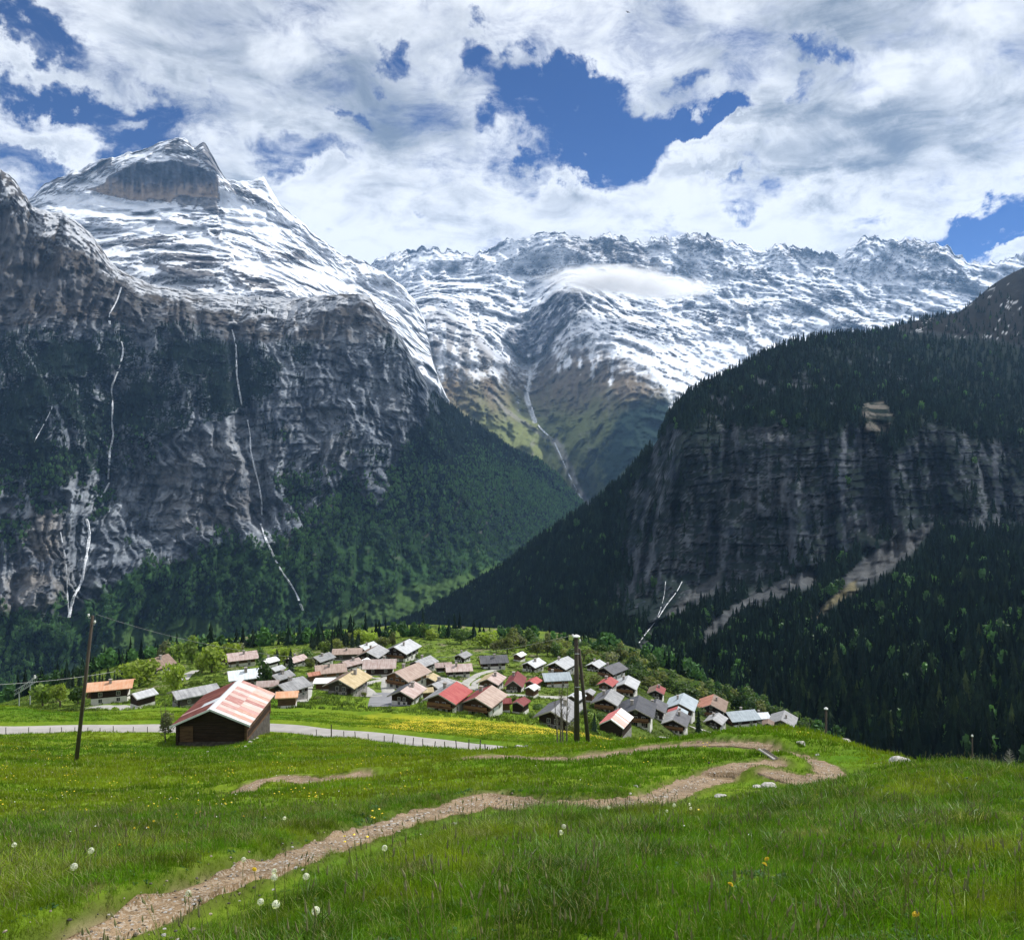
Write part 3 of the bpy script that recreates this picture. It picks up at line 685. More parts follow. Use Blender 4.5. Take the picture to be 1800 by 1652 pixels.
    snowy = sstep(sl + n1*40 + n2*70 + n3*40 - PY, -30, 30)
    n4 = fbm(P[..., 0]*.035, P[..., 1]*.035, P[..., 2]*.05, 4)
    steep = nz + n1*.55 + n2*.28 + n4*.14 + .15 - RPm*.62*sstep(n4+n2, -.35, .05) - RPm*.1
    sn = snowy*sstep(steep, .27, .36)*(1-cliff*sstep(n2, -.5, .1)*.98)*(1-spur*.75)*(1-cliff2*sstep(n2, -.25, .05)*.7)
    patch = sstep(PY, 540, 570)*(1-sstep(PY, 700, 760))*sstep(n3 + n2*.5 + n1*.3 - sstep(PY, 620, 720)*.5, .06, .16)*(PX < 1200)*.9
    sn = np.maximum(sn, patch*(1-cliff))
    sn = np.maximum(sn, inpoly(PX, PY, [(675,560),(700,540),(740,525),(780,540),(760,550),(730,575),(690,572)], 5)*.95)
    sn = np.maximum(sn, linemask(PX, PY, stream[:4], 5)*.85)
    rock = lerp(ROCKD*1.2, ROCKL*.85, np.clip(.4+n2*1.2+n1*.4, 0, 1)[..., None])
    rock = lerp(rock, V3(.075,.085,.115), (cliff*.8)[..., None])
    a = sstep(PY + n1*50 + n2*30, 590, 660)*(1-cliff)
    low = lerp(BROWN, V3(.19, .155, .11), np.clip(.5+n2*1.5, 0, 1)[..., None])
    green = sstep(PY + n1*60 + n3*40, 660, 760)
    low = lerp(low, ALP*1.7, (green*.85)[..., None])
    low = lerp(low, SCREE*.8, (sstep(n3+n2*.4, .22, .4)*.5)[..., None])
    forest = sstep(PY + n1*60 + n2*40 + n3*30, 850, 900) * sstep(np.abs(PX-985), 10, 60)
    fr2 = inpoly(PX + n2*30, PY + n1*40, [(1090,720),(1150,690),(1220,700),(1260,760),(1230,830),(1140,810),(1060,860),(1050,800)], 18)
    fr3 = inpoly(PX + n2*40, PY + n3*50, [(1040,800),(1075,780),(1060,900),(1000,900)], 14)
    forest = np.clip(np.maximum(forest*.8, np.maximum(fr2, fr3*.5)), 0, 1)
    low = lerp(low, FOR*1.1, forest[..., None])
    low = lerp(low, V3(.09,.13,.05), (inpoly(PX, PY, [(1120,820),(1200,800),(1140,850),(1060,890),(1040,880)], 14)*.7)[..., None])
    low = lerp(low, SCREE*1.15, (linemask(PX + n3*10, PY, [(860,690),(890,720),(930,750),(990,785),(1010,840),(1035,890)], 5)*.55)[..., None])
    low = lerp(low, SCREE*1.25, (linemask(PX, PY, [(975,775),(1000,830),(1020,870),(1038,892),(1010,915)], 9)*.7)[..., None])
    col = lerp(lerp(rock, low, a[..., None]), SNOW, sn[..., None])
    finish('mountain_range', P, col, M_far, 'long snow covered mountain range closing the valley')
    SURF['back'] = (PX, PY, P, 500, 2200)
back_range()

# --- left valley wall: grey cliffs above dark woods
def left_wall():
    crest = [(-900,300,2500),(-500,310,2600),(-150,320,2750),(-40,292,2800),(0,297,2800),(22,308,2800),(45,345,2820),(60,368,2850),(100,372,2900),(130,385,2950),(160,410,3000),(200,468,3080),(260,498,3150),(330,512,3200),(420,520,3200),(500,524,3150),(560,520,3100),(610,516,3100),(645,518,3100),(668,548,3120),(690,575,3150),(715,612,3180),(740,655,3200),(760,690,3250),(785,712,3350),(820,732,3450),(870,768,3600),(900,790,3700),(940,805,3850),(980,832,4000),(1010,868,4100),(1035,893,4200),(1060,930,4250),(1150,985,4300)]
    X = (-900,-500,0,120,250,400,500,600,700,800,900,1000,1150)
    def row(py, d): return list(zip(X, py, d))
    def vd(py): return [480*F/(q-HZ) for q in py]
    bpy_ = (1290,1260,1190,1165,1140,1125,1118,1110,1102,1085,1035,960,1000)
    rows = [[(p, y+70, d+900) for p, y, d in crest], crest,
      row((430,440,520,530,560,570,580,580,600,735,810,880,995), (2350,2450,2560,2600,2700,2830,2880,2900,2980,3330,3650,4000,4200)),
      row((640,640,700,700,720,730,740,730,750,790,840,905,1000), (2080,2180,2250,2300,2500,2540,2620,2720,2830,3170,3550,3900,4150)),
      row((900,900,940,930,910,905,910,880,860,860,890,920,1003), (1800,1880,1960,2000,2230,2280,2380,2520,2650,2980,3400,3800,4100)),
      row((1090,1080,1075,1080,1000,980,985,960,960,950,950,940,1005), (1600,1680,1760,1800,2020,2120,2200,2350,2480,2750,3150,3700,4000)),
      row(bpy_, [min(q, 4300) for q in vd(bpy_)]),
      [(p, q+30, min(480*F/(q-HZ), 4300)-60) for p, q in zip(X, bpy_)]]
    PX, PY, D = loft(rows, -620, 1120, 700, 600, [0, .03, .18, .44, .68, .84, .97, 1], 13)
    P = to_world(PX, PY, D); x, y, z = P[..., 0], P[..., 1], P[..., 2]
    # along-wall coordinate
    s = PX*1.5 + PY*.10 + (x*.62 + y*.78)*.32 + fbm(PX*.010, PY*.010, 71, 4)*110
    cliffband = sstep(PY, 560, 640)*(1-sstep(PY + fbm(PX*.01, PY*.01, 1, 3)*50, np.interp(PX, (-600,0,120,260,450,600,700,820), (1090,1100,1085,960,960,900,840,740)), np.interp(PX, (-600,0,120,260,450,600,700,820), (1130,1130,1110,1000,1000,960,900,800))))
    wq = fbm(s*.0022, z*.0022, 3, 5)*.7
    big = ridged(s*.0020 + wq*.6, z*.0007 + wq*.3, 4, 6, .55)-.6
    rib = ridged(s*.013 + wq*.9, z*.0016, 9, 6, .6)-.6
    dia = ridged(s*.0034 + z*.0030 + wq*.5, s*.0008, 15, 6, .6)-.6
    am = np.clip(.45 + fbm(s*.003, z*.003, 21, 4)*1.7, 0, 1.1)
    led = terrace((z - .10*s + wq*150 + fbm(s*.02, z*.02, 7, 4)*22)/115, .96)*am
    led2 = terrace((z + .05*s + wq*100 + fbm(s*.02, z*.02, 5, 4)*16)/38, .92)*(1.25-am)
    gul = ridged(PX*.02 + PY*.006 + fbm(PX*.01, PY*.01, 2, 3)*.9, PY*.002, 5, 5, .55)-.6
    D2 = D - big*lerp(180, 270, cliffband) - rib*lerp(45, 85, cliffband) - dia*lerp(15, 45, cliffband) - led*lerp(20, 48, cliffband) - led2*lerp(8, 20, cliffband) - gul*lerp(150, 30, cliffband) - fbm(x*.018, y*.018, z*.018, 6)*lerp(40, 16, cliffband) - fbm(x*.06, y*.06, z*.03, 5)*13 - (ridged(s*.036 + wq*1.2, z*.0045, 19, 6, .62)-.6)*lerp(10, 50, cliffband)
    # jointed buttresses: stepped blocks with upright corners
    blk = terrace((s + fbm(s*.004, z*.0025, 41, 4)*150)/150, .93)*70 + terrace((s*.9 + z*.15 + fbm(s*.012, z*.006, 43, 4)*46)/55, .93)*34 + terrace((s - z*.12 + fbm(s*.03, z*.014, 47, 4)*20)/23, .9)*15
    D2 = D2 - blk*lerp(.3, .8, cliffband)*np.clip(.6+1.6*fbm(PX*.008, PY*.010, 73, 4), .05, 1.3)
    # a dark slot of the main falls and the gully at the right hand fall
    D2 += linemask(PX, PY, [(195,690),(190,850),(155,920),(120,1085)], 34)*60
    D2 += linemask(PX, PY, [(415,590),(425,700),(445,800),(460,915)], 26)*70
    D2[0] = D[0]; 
    env = 1-sstep(np.arange(len(PY))[:, None]/len(PY), .03, .10)
    PY2 = PY + fbm(PX*.05, D*.001, 8, 5)*9*env
    P = to_world(PX, PY2, D2); N = grid_normals(P); nz = N[..., 2]
    X_, Y_, Z_ = P[..., 0], P[..., 1], P[..., 2]
    n1 = fbm(X_*.003, Y_*.003, Z_*.003, 5); n2 = fbm(X_*.013, Y_*.013, Z_*.02, 5); n3 = fbm(X_*.05, Y_*.05, Z_*.05, 3)
    vs = fbm(s*.022 + wq*2, Z_*.0028, 3, 5); nm = fbm(s*.0055 + wq*.5, Z_*.0075, 33, 5, .55)
    rock = lerp(V3(.085,.105,.14), V3(.50,.55,.61), np.clip(.40 + vs*.9 + fbm(s*.085 + wq*3, Z_*.012, 13, 4)*.9 + n2*.8 + n3*.6 + fbm(PX*.011, PY*.013, 77, 4)*.9, 0, 1)[..., None])
    rock = lerp(rock, BROWN*1.15, (sstep(n1+n2*.6, .1, .4)*.2)[..., None])
    pale = np.maximum(inpoly(PX, PY, [(0,1030),(60,900),(100,900),(115,1000),(110,1090),(30,1080),(-60,1120),(-200,1100)], 25), inpoly(PX, PY, [(270,840),(420,740),(450,850),(450,920),(300,940)], 30)*.6)
    rock = lerp(rock, V3(.36, .32, .275), (pale*.7*sstep(n2, -.4, .3))[..., None])
    up = 1-sstep(PY + n1*60 + n2*30, 560, 600)
    rock = lerp(rock, lerp(BROWN*.9, ROCKD*1.3, np.clip(.5+n2*1.5, 0, 1)[..., None]), (up*.75)[..., None])
    # snow streaks along the top
    sy = np.interp(PX, (-600,0,30,60,110,150,200,300,400,520,560,650,700,1100), (330,350,375,425,440,440,492,528,555,582,545,525,480,400))
    sn = sstep(sy + n1*25 + n2*75 - PY, -10, 14)*sstep(nz + n2*.6 + n1*.3 - (PX < 60)*.25, .36, .42)
    # woods cling to ledges and fill the lower slopes
    edge = np.interp(PX, (-600,0,100,150,200,250,330,400,450,500,540,600,660,720,760,840,1100), (1100,1085,1090,1085,1030,985,965,955,975,960,890,860,880,770,700,730,800))
    lowwood = sstep(PY + n1*70 + n2*70, edge-14, edge+18)
    zone = inpoly(PX + n1*60, PY, [(-600,590),(480,600),(440,700),(330,740),(230,820),(120,850),(-600,900)], 40)
    thr = .19 - zone*.30 + fbm(s*.012, Z_*.017, 61, 5)*.42 + pale*.5 + sstep(PX, 450, 540)*(1-sstep(PY, 760, 860))*.22 + inpoly(PX, PY, [(250,830),(430,730),(480,900),(330,960),(180,1080),(60,1120),(60,960)], 30)*.25
    ledge = sstep(PY + n1*110 + n2*50 + (PX-250)*.06, 560, 625)*sstep(nm + (nz-.35)*.55 + n2*.25, thr, thr+.10)
    fo = np.clip(np.maximum(lowwood, ledge*.96), 0, 1)
    deci = sstep(PY + n1*50, 900, 1000)*sstep(n2+n1*.5, -.3, .2)
    wood = lerp(FOR, DECI, (deci*.8)[..., None])
    col = lerp(rock, wood, fo[..., None])
    scr = sstep(PX + n2*20, 430, 560)*sstep(PY, 700, 760)*sstep(gul + n2*.5, .30, .42)*(1-sstep(PY, 960, 1040))
    col = lerp(col, lerp(SCREE*.7, BROWN, .3), (scr*.55)[..., None])
    mead = np.maximum(inpoly(PX + n2*14, PY + n1*10, [(160,1150),(230,1105),(330,1085),(400,1095),(360,1140),(250,1160)], 8), inpoly(PX + n2*14, PY + n2*10, [(550,1108),(600,1072),(690,1040),(760,1022),(830,1010),(900,985),(910,1000),(820,1050),(700,1088),(640,1112)], 6))
    mead = np.maximum(mead, inpoly(PX + n2*20, PY + n1*16, [(1040,890),(1000,915),(940,970),(900,985),(960,960),(1030,920)], 7)*.9)
    col = lerp(col, V3(.105, .19, .055), (mead*.9)[..., None])
    alp = inpoly(PX + n2*24, PY + n1*20, [(700,590),(760,690),(860,760),(800,700),(740,610)], 14)
    col = lerp(col, SNOW, sn[..., None])
    finish('valley_wall', P, col, M_rock, 'huge grey cliff wall on the left with dark woods on its ledges')
    SURF['left'] = (PX, PY2, P, -620, 1120)
    open_ = lowwood*deci*sstep(fbm(PX*.02 + n2*.5, PY*.014, 81, 4), -.02, .16)*(1-sstep(PX, 760, 860)*.5)
    wf = np.clip(fo*(1-mead)*(1-.3*deci)*(1-open_*.9), 0, 1); wf[6:] *= 1-mead[:-6]; wf[12:] *= 1-mead[:-12]
    FORESTS.append((P, wf, nz, 'far'))
left_wall()

# --- valley floor
def valley():
    nc, nr = 160, 90
    px = np.linspace(-800, 1600, nc); d = np.exp(np.linspace(math.log(500), math.log(4700), nr))
    D, PX = np.meshgrid(d, px, indexing='ij'); x = (PX-900)/F*D
    z = -482 + fbm(x*.004, D*.004, 2, 4)*14
    n = fbm(x*.006, D*.006, 6, 4)
    c = lerp(V3(.045,.085,.028), FOR*1.4, sstep(n, -.05, .2)[..., None])
    o = link('valley_floor', quad_mesh('valley_floor', np.stack([x, D, z], -1).reshape(-1, 3), grid_faces(nr, nc), M_rock, c.reshape(-1, 3)))
    tag(o, 'green floor of the deep valley beyond the village', kind='structure')
    # the village bench breaks off into the valley
    nc, nr = 200, 60
    px = np.linspace(-900, 2650, nc); t = np.linspace(0, 1, nr)
    D = 385 + 420*t[:, None] + 0*px[None]; PX = np.broadcast_to(px, D.shape); xe = (PX-900)/F*385
    xx = (PX-900)/F*D
    z0 = base_z(xe, np.full_like(xe, 385.0))
    z = lerp(z0-.6, -500, (t[:, None]**1.25)) + fbm(xx*.02, D*.02, 2, 4)*10*np.minimum(t[:, None]*6, 1)
    c = np.broadcast_to(V3(.04,.07,.022), z.shape+(3,)).copy()
    o = link('slope', quad_mesh('slope', np.stack([xx, D, z], -1).reshape(-1, 3), grid_faces(nr, nc), M_ground, c.reshape(-1, 3)))
    tag(o, 'wooded drop behind the village down to the valley floor', kind='structure')
    FORESTS.append((np.stack([xx, D, z], -1), np.ones_like(z)*(t[:, None] < .35)*.5, np.ones_like(z), 'mid'))
valley()

# --- right massif
def right_massif():
    crest = [(640,1120,2150),(730,1090,1950),(800,1052,1800),(870,1012,1700),(960,945,1600),(1040,893,1500),(1100,842,1450),(1150,785,1420),(1180,728,1400),(1220,690,1450),(1290,658,1550),(1340,628,1650),(1400,602,1800),(1460,592,1950),(1540,586,2150),(1600,566,2400),(1650,556,2600),(1685,550,2800),(1710,530,2900),(1745,500,3000),(1775,482,3050),(1800,470,3100),(1900,440,3200),(2100,400,3300),(2700,360,3300)]
    X = (640,730,870,960,1040,1100,1150,1200,1300,1400,1500,1600,1700,1800,2100,2700)
    def row(py, d): return list(zip(X, py, d))
    rows = [[(p, y+60, d+500) for p, y, d in crest], crest,
      row((1122,1095,1025,975,930,880,820,745,720,690,680,670,670,660,600,560), (2100,1900,1650,1540,1440,1380,1340,1320,1330,1400,1480,1600,1650,1750,1900,1900)),
      row((1124,1100,1040,1000,960,930,880,790,765,745,740,745,755,785,740,700), (2050,1860,1600,1480,1370,1290,1230,1200,1180,1190,1210,1250,1270,1280,1300,1300)),
      row((1127,1110,1070,1040,1010,990,960,920,880,860,850,850,860,870,850,820), (2000,1780,1520,1380,1260,1190,1140,1130,1100,1090,1110,1140,1150,1150,1150,1150)),
      row((1130,1120,1100,1080,1065,1050,1040,1025,1005,992,975,950,935,945,940,920), (1950,1700,1420,1280,1150,1080,1050,1040,1030,1020,1030,1050,1060,1050,1040,1040)),
      row((1135,1135,1125,1115,1105,1100,1095,1090,1085,1080,1070,1050,1040,1040,1040,1040), (1900,1600,1250,1100,1000,930,900,880,850,820,800,790,780,760,740,740)),
      row((1145,1150,1150,1150,1150,1155,1165,1180,1210,1240,1260,1270,1280,1290,1300,1320), (1850,1450,1050,900,800,720,680,640,580,530,490,460,440,420,400,400)),
      row((1240,1240,1240,1230,1230,1240,1260,1290,1340,1390,1430,1460,1490,1530,1600,1700), (1750,1350,950,800,680,600,560,500,440,380,330,300,280,260,240,240))]
    PX, PY, D = loft(rows, 660, 2500, 600, 520, [0, .03, .16, .27, .46, .62, .74, .92, 1], 13)
    P = to_world(PX, PY, D); x, y, z = P[..., 0], P[..., 1], P[..., 2]
    s = x*.8 - y*.3
    top = np.interp(PX, (660,1080,1110,1180,1260,1400,1500,1560,1620,1700,1800,2500), (1100,900,850,745,735,760,745,800,735,765,795,760))
    bot = np.interp(PX, (660,1050,1100,1200,1300,1400,1480,1560,1640,1800,2500), (1050,1050,1110,1075,1050,1000,985,945,925,945,940))
    n0 = fbm(PX*.012, PY*.012, 3, 4)
    cb = sstep(PY + n0*40, top-15, top+15)*(1-sstep(PY + n0*22, bot-8, bot+10))*sstep(PX, 1040, 1120)
    big = ridged(s*.006, z*.0012, 4, 5)-.6
    rib = ridged(s*.03 + fbm(s*.01, z*.01, 1, 3)*.8, z*.006, 9, 5)-.6
    led = terrace((z + fbm(s*.006, z*.006, 7, 4)*38)/38, .95)
    led2 = terrace((z - .08*s + fbm(s*.012, z*.012, 5, 3)*14)/11, .8)
    gul = ridged(PX*.022 + fbm(PX*.01, PY*.01, 2, 3)*.5, PY*.003, 5, 4)-.6
    am = np.clip(.5 + fbm(s*.01, z*.01, 21, 4)*1.5, .1, 1.1)
    D2 = D - big*lerp(60, 150, cb) - rib*lerp(10, 50, cb) - led*am*lerp(4, 20, cb) - led2*(1.2-am)*lerp(0, 9, cb) - gul*lerp(75, 20, cb) - fbm(x*.03, y*.03, z*.03, 6)*20
    D2 -= (terrace((s + fbm(s*.012, z*.008, 41, 4)*46)/62, .93)*34 + terrace((s + z*.1 + fbm(s*.04, z*.02, 43, 4)*16)/21, .92)*13)*cb
    D2 += linemask(PX, PY, [(1520,640),(1530,780),(1550,930)], 26)*55*cb + linemask(PX, PY, [(1195,900),(1185,1010)], 24)*30
    D2 += linemask(PX, PY, [(1760,780),(1770,920)], 18)*25*cb + linemask(PX, PY, [(1290,860),(1280,740)], 18)*22*cb
    D2[0] = D[0]
    P = to_world(PX, PY + 0*n0, D2); N = grid_normals(P); nz = N[..., 2]
    X_, Y_, Z_ = P[..., 0], P[..., 1], P[..., 2]
    n1 = fbm(X_*.006, Y_*.006, Z_*.006, 5); n2 = fbm(X_*.03, Y_*.03, Z_*.045, 5)
    vs = fbm(s*.07, Z_*.006, 3, 4); hs = fbm(s*.01, Z_*.09, 6, 4)
    n3 = fbm(X_*.12, Y_*.12, Z_*.12, 3)
    rock = lerp(V3(.045,.060,.085), V3(.25,.275,.305), np.clip(.38 + vs*1.2 + hs*1.0 + n1*.5 + n3*.4, 0, 1)[..., None])
    rock = lerp(rock, V3(.16,.135,.11), (sstep(n1+n2*.5, .05, .4)*.18)[..., None])
    scree = np.maximum(inpoly(PX + n2*8, PY, [(1640,920),(1560,950),(1500,1000),(1470,1030),(1530,1025),(1600,975)], 7), inpoly(PX + n2*10, PY, [(1420,1000),(1330,1040),(1250,1090),(1220,1150),(1250,1130),(1300,1075),(1440,1025)], 8)*.8)
    scree = np.maximum(scree, inpoly(PX + n2*6, PY, [(1270,1000),(1190,1060),(1130,1130),(1115,1150),(1170,1100),(1260,1040)], 5)*.7)
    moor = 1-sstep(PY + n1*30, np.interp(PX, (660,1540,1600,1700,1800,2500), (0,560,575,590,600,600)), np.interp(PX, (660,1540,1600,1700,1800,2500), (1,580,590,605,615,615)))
    grass = inpoly(PX + n2*10, PY, [(1505,1018),(1470,1045),(1430,1082),(1422,1096),(1460,1068),(1508,1035)], 4)
    wood = FOR*.9 + 0*n2[..., None]
    bare = np.clip(np.maximum.reduce([cb*sstep(1.0-nz + n2*.5 + n1*.6, .42, .55), scree, moor, grass, cb*.15]), 0, 1)
    uppr = sstep(PY, 600, 640)*(1-sstep(PY, 720, 760))*sstep(n2 + n1*.6, .16, .3)*.8*(PX < 1620)
    bare = np.maximum(bare, uppr)
    col = lerp(wood, rock, bare[..., None])
    col = lerp(col, lerp(V3(.10,.105,.11), V3(.20,.205,.205), np.clip(.5+n2*2,0,1)[..., None]), (scree*.85)[..., None]); col = lerp(col, V3(.25,.22,.12), (grass*.9)[..., None])
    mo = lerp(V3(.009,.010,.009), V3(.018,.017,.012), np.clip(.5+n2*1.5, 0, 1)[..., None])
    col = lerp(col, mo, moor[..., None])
    msn = moor*sstep(n2 + n0*.5 + n1*.2, .36, .40)
    col = lerp(col, SNOW, msn[..., None])
    clear = np.maximum(inpoly(PX + n2*9, PY + n2*6, [(1510,715),(1550,700),(1570,730),(1560,765),(1520,760)], 6), 0)
    col = lerp(col, V3(.30,.27,.23), (clear*.8*sstep(n2+hs, -.3, .1))[..., None])
    lightw = inpoly(PX + n2*12, PY + n2*12, [(1000,985),(940,1010),(870,1060),(900,1070),(960,1030),(1010,1000)], 10)
    col = lerp(col, DECI*1.6, (lightw*.8)[..., None])
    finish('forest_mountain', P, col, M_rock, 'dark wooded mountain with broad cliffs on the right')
    SURF['right'] = (PX, PY, P, 660, 2500)
    w = np.clip(1-bare-moor-scree-grass-clear, 0, 1)
    w *= 1-cb*.9
    for dy in (0, 14, 28): w *= 1-linemask(PX, PY-dy, [(1199,1015),(1172,1062),(1140,1108),(1117,1145)], 9)
    for dy in (0, 14): w *= 1-linemask(PX, PY-dy, [(1170,1015),(1156,1084)], 6)
    for q in (scree, grass, clear): w[8:] *= 1-np.clip(q[:-8]*1.1, 0, 1)
    for q in (scree, grass): w[16:] *= 1-np.clip(q[:-16]*1.1, 0, 1)
    w = np.maximum(w, moor*(sstep(n1, .0, .2)*.3 + sstep(PY, 500, 590)*.5))
    FORESTS.append((P, w, nz, 'right'))
right_massif()
def on_surface(key, px, py):
    """world point of a traced photo position on a mountain surface"""
    PX, PY, P, a, b = SURF[key]; nc = PX.shape[1]
    c = (px-a)/(b-a)*(nc-1); c0 = int(np.clip(round(c), 0, nc-1)); col = PY[5:, c0]
    k = int(np.argmin(np.abs(col-py))) + 5
    return P[k, c0]
# ---------------------------------------------------------------- vegetation
rnd = random.Random(11); npr = np.random.RandomState(5)
def leaf_mat(name, rgb, var=0.35, trans=0.45, use_obj=True, nscale=0.6, rough=0.6, gloss=0.25, patch=None):
    if name in MATS: return MATS[name]
    m = bpy.data.materials.new(name); m.use_nodes = True; t = NT(m.node_tree); t.n.clear()
    oi = t.add('ShaderNodeObjectInfo'); geo = t.add('ShaderNodeNewGeometry')
    n = t.noise(geo.outputs['Position'], nscale, 3, 0.6)
    k = t.ss(n, 0.3, 0.7, 1-var, 1+var)
    r = t.ss(oi.outputs['Random'], 0, 1, 1-var*.7, 1+var*.7)
    k = t.math('MULTIPLY', k, r)
    kk = t.add('ShaderNodeCombineXYZ', {0: k, 1: k, 2: k}).outputs[0]
    base = t.mix(1.0, (*rgb, 1), oi.outputs['Color'], 'MULTIPLY') if use_obj else (*rgb, 1)
    if patch:
        n2 = t.noise(geo.outputs['Position'], patch[0], 4, 0.6)
        base = t.mix(t.ss(n2, patch[2], patch[3]), base, (*patch[1], 1))
    col = t.mix(1.0, base, kk, 'MULTIPLY')
    b = t.add('ShaderNodeBsdfPrincipled', {'Base Color': col, 'Roughness': rough, 'Specular IOR Level': gloss})
    tr = t.add('ShaderNodeBsdfTranslucent', {'Color': t.mix(1.0, col, (1.15, 1.25, .55, 1), 'MULTIPLY')})
    ms = t.add('ShaderNodeMixShader', {0: trans, 1: b.outputs[0], 2: tr.outputs[0]})
    t.add('ShaderNodeOutputMaterial', {0: ms.outputs[0]}); MATS[name] = m; return m
M_leaf = leaf_mat('leaves', (1, 1, 1))
M_needle = leaf_mat('needles', (.012, .024, .017), .45, .08, False, .05, .8, .05, patch=(.02, (.022, .036, .018), .5, .75))  # spruce green, darkened further to stand in for cloud shadow on the forest
M_needle2 = leaf_mat('needles_near', (1, 1, 1), .4, .12, True, .3, .7, .15)
M_bark = simple('bark', (.085, .065, .05), .95, .3, 4.0, .5)
M_greywood = simple('bare_wood', (.12, .105, .09), .95, .3, 3.0, .3)

def conifer_mesh(name, seed, tiers, seg, h=1.0, r=0.2, mat=None):
    """spruce of unit height: drooping whorls with ragged tips"""
    q = random.Random(seed); V = []; Fc = []; mi = []
    b = MB(); b.tube([(0, 0, -.05), (0, 0, .25), (0, 0, .8)], [.018, .014, .004], 5, 1)
    for i in range(tiers):
        f = i/(tiers-1); z = .06 + .88*f; R = r*(1-f)**.85*(1 + q.uniform(-.16, .16)) + .006
        dz = .9/tiers*1.7; k0 = len(b.v); off = q.uniform(0, 6)
        cx = q.uniform(-.008, .008); cy = q.uniform(-.008, .008)
        b.v.append((cx, cy, min(1.0, z + dz)))
        for j in range(seg*2):
            a = off + math.pi*j/seg; rr = R*(q.uniform(.85, 1.25) if j % 2 == 0 else q.uniform(.35, .6))
            b.v.append((cx + rr*math.cos(a), cy + rr*math.sin(a), z - (R*.35 if j % 2 == 0 else -R*.05)*q.uniform(.6, 1.3)))
        for j in range(seg*2):
            b.f.append((k0, k0+1+j, k0+1+(j+1) % (seg*2))); b.m.append(0)
    return b.mesh(name, [mat, M_bark])
def crown_mesh(name, seed, nleaf, size, shape=(1, 1, 1), lobes=9, mat=None, core=True):
    """foliage of many small leaf clumps spread through uneven lobes, unit radius, centred at 0"""
    q = np.random.RandomState(seed)
    L = []
    for i in range(lobes):
        v = q.normal(size=3); v /= np.linalg.norm(v); v[2] *= .8; L.append((v*q.uniform(.35, .68), q.uniform(.28, .5)))
    L.append((np.zeros(3), .55))
    V = np.zeros((nleaf*4, 3))
    for i in range(nleaf):
        c, r = L[q.randint(len(L))]; u = q.normal(size=3); u /= np.linalg.norm(u)
        p = (c + u*r*q.uniform(.55, 1.08)**.6)*np.array(shape)
        nrm = u + q.normal(size=3)*.55; nrm /= np.linalg.norm(nrm)
        a = np.cross(nrm, q.normal(size=3)); a /= np.linalg.norm(a); bb = np.cross(nrm, a); s = size*q.uniform(.6, 1.4)
        V[i*4:i*4+4] = [p-a*s-bb*s*.5, p+a*s*.2-bb*s, p+a*s+bb*s*.4, p-a*s*.3+bb*s]
    Fa = np.arange(nleaf*4).reshape(-1, 4)
    return quad_mesh(name, V, Fa, mat or M_leaf, None, False)
def trunk_mesh(name, seed, h=1.0):
    q = random.Random(seed); b = MB()
    b.tube([(0, 0, -.12), (.01, 0, .2), (.02*q.uniform(-1, 1), .02, .5), (0, .02, .8)], [.045, .035, .022, .008], 7)
    for i in range(5):
        a = q.uniform(0, 6.3); z = .25 + .09*i; l = q.uniform(.2, .32)
        b.tube([(0, 0, z), (l*.5*math.cos(a), l*.5*math.sin(a), z+.12), (l*math.cos(a), l*math.sin(a), z+.26)], [.018, .011, .004], 5)
    return b.mesh(name, [M_bark])

CROWNS = [crown_mesh('crown', 100+i, 620, .085, [(1,1,1),(1,1,.85),(.9,.9,1.2),(1.1,1,.8),(1,.9,1),(.75,.75,1.3)][i], [9,11,8,13,7,9][i]) for i in range(6)]
TRUNKS = [trunk_mesh('trunk', 50+i) for i in range(3)]
CON = [conifer_mesh('spruce', 200+i, [11,12,10,13][i], 8, 1, [.17,.2,.23,.15][i], M_needle2) for i in range(4)]
CONF = [conifer_mesh('far_spruce', 300+i, 5, 4, 1, [.19,.23,.16][i], M_needle) for i in range(3)]
ROUNDF = crown_mesh('far_round_tree', 77, 120, .17, (1, 1, 1.1), 6, leaf_mat('far_leaves', (.056, .132, .038), .35, .25, False, .03))
for v in ROUNDF.vertices: v.co = (v.co.x*.32, v.co.y*.32, v.co.z*.42+.45)

def ground_at(px, py, dmin=2.0):
    """the spot on the ground seen at a photo position"""
    x, y = wxy(px, py, dmin); return np.array([x, y, float(ground_z(np.array([x]), np.array([y]))[0])])
def broadleaf(px, py, hpx, wpx, col, label, group=None, dmin=90, name='tree', parts=True, sink=0.0):
    p = ground_at(px, py, dmin); d = p[1]; h = hpx*d/F; w = wpx*d/F/2
    t = empty(name, tuple(p), rnd.uniform(0, 6.28), label, 'tree', group)
    if parts:
        tr = link('trunk', rnd.choice(TRUNKS), t); tr.scale = (h*.9, h*.9, h*.85)
    c = link('crown', rnd.choice(CROWNS), t, (0, 0, h*.5)); c.scale = (w*1.4, w*1.4, h*.62); c.color = (*col, 1)
    return t
BR = (.27, .35, .055); MI = (.17, .24, .055); OL = (.16, .18, .06); DK = (.045, .085, .025); GY = (.20, .21, .12); MD = (.085, .14, .04)
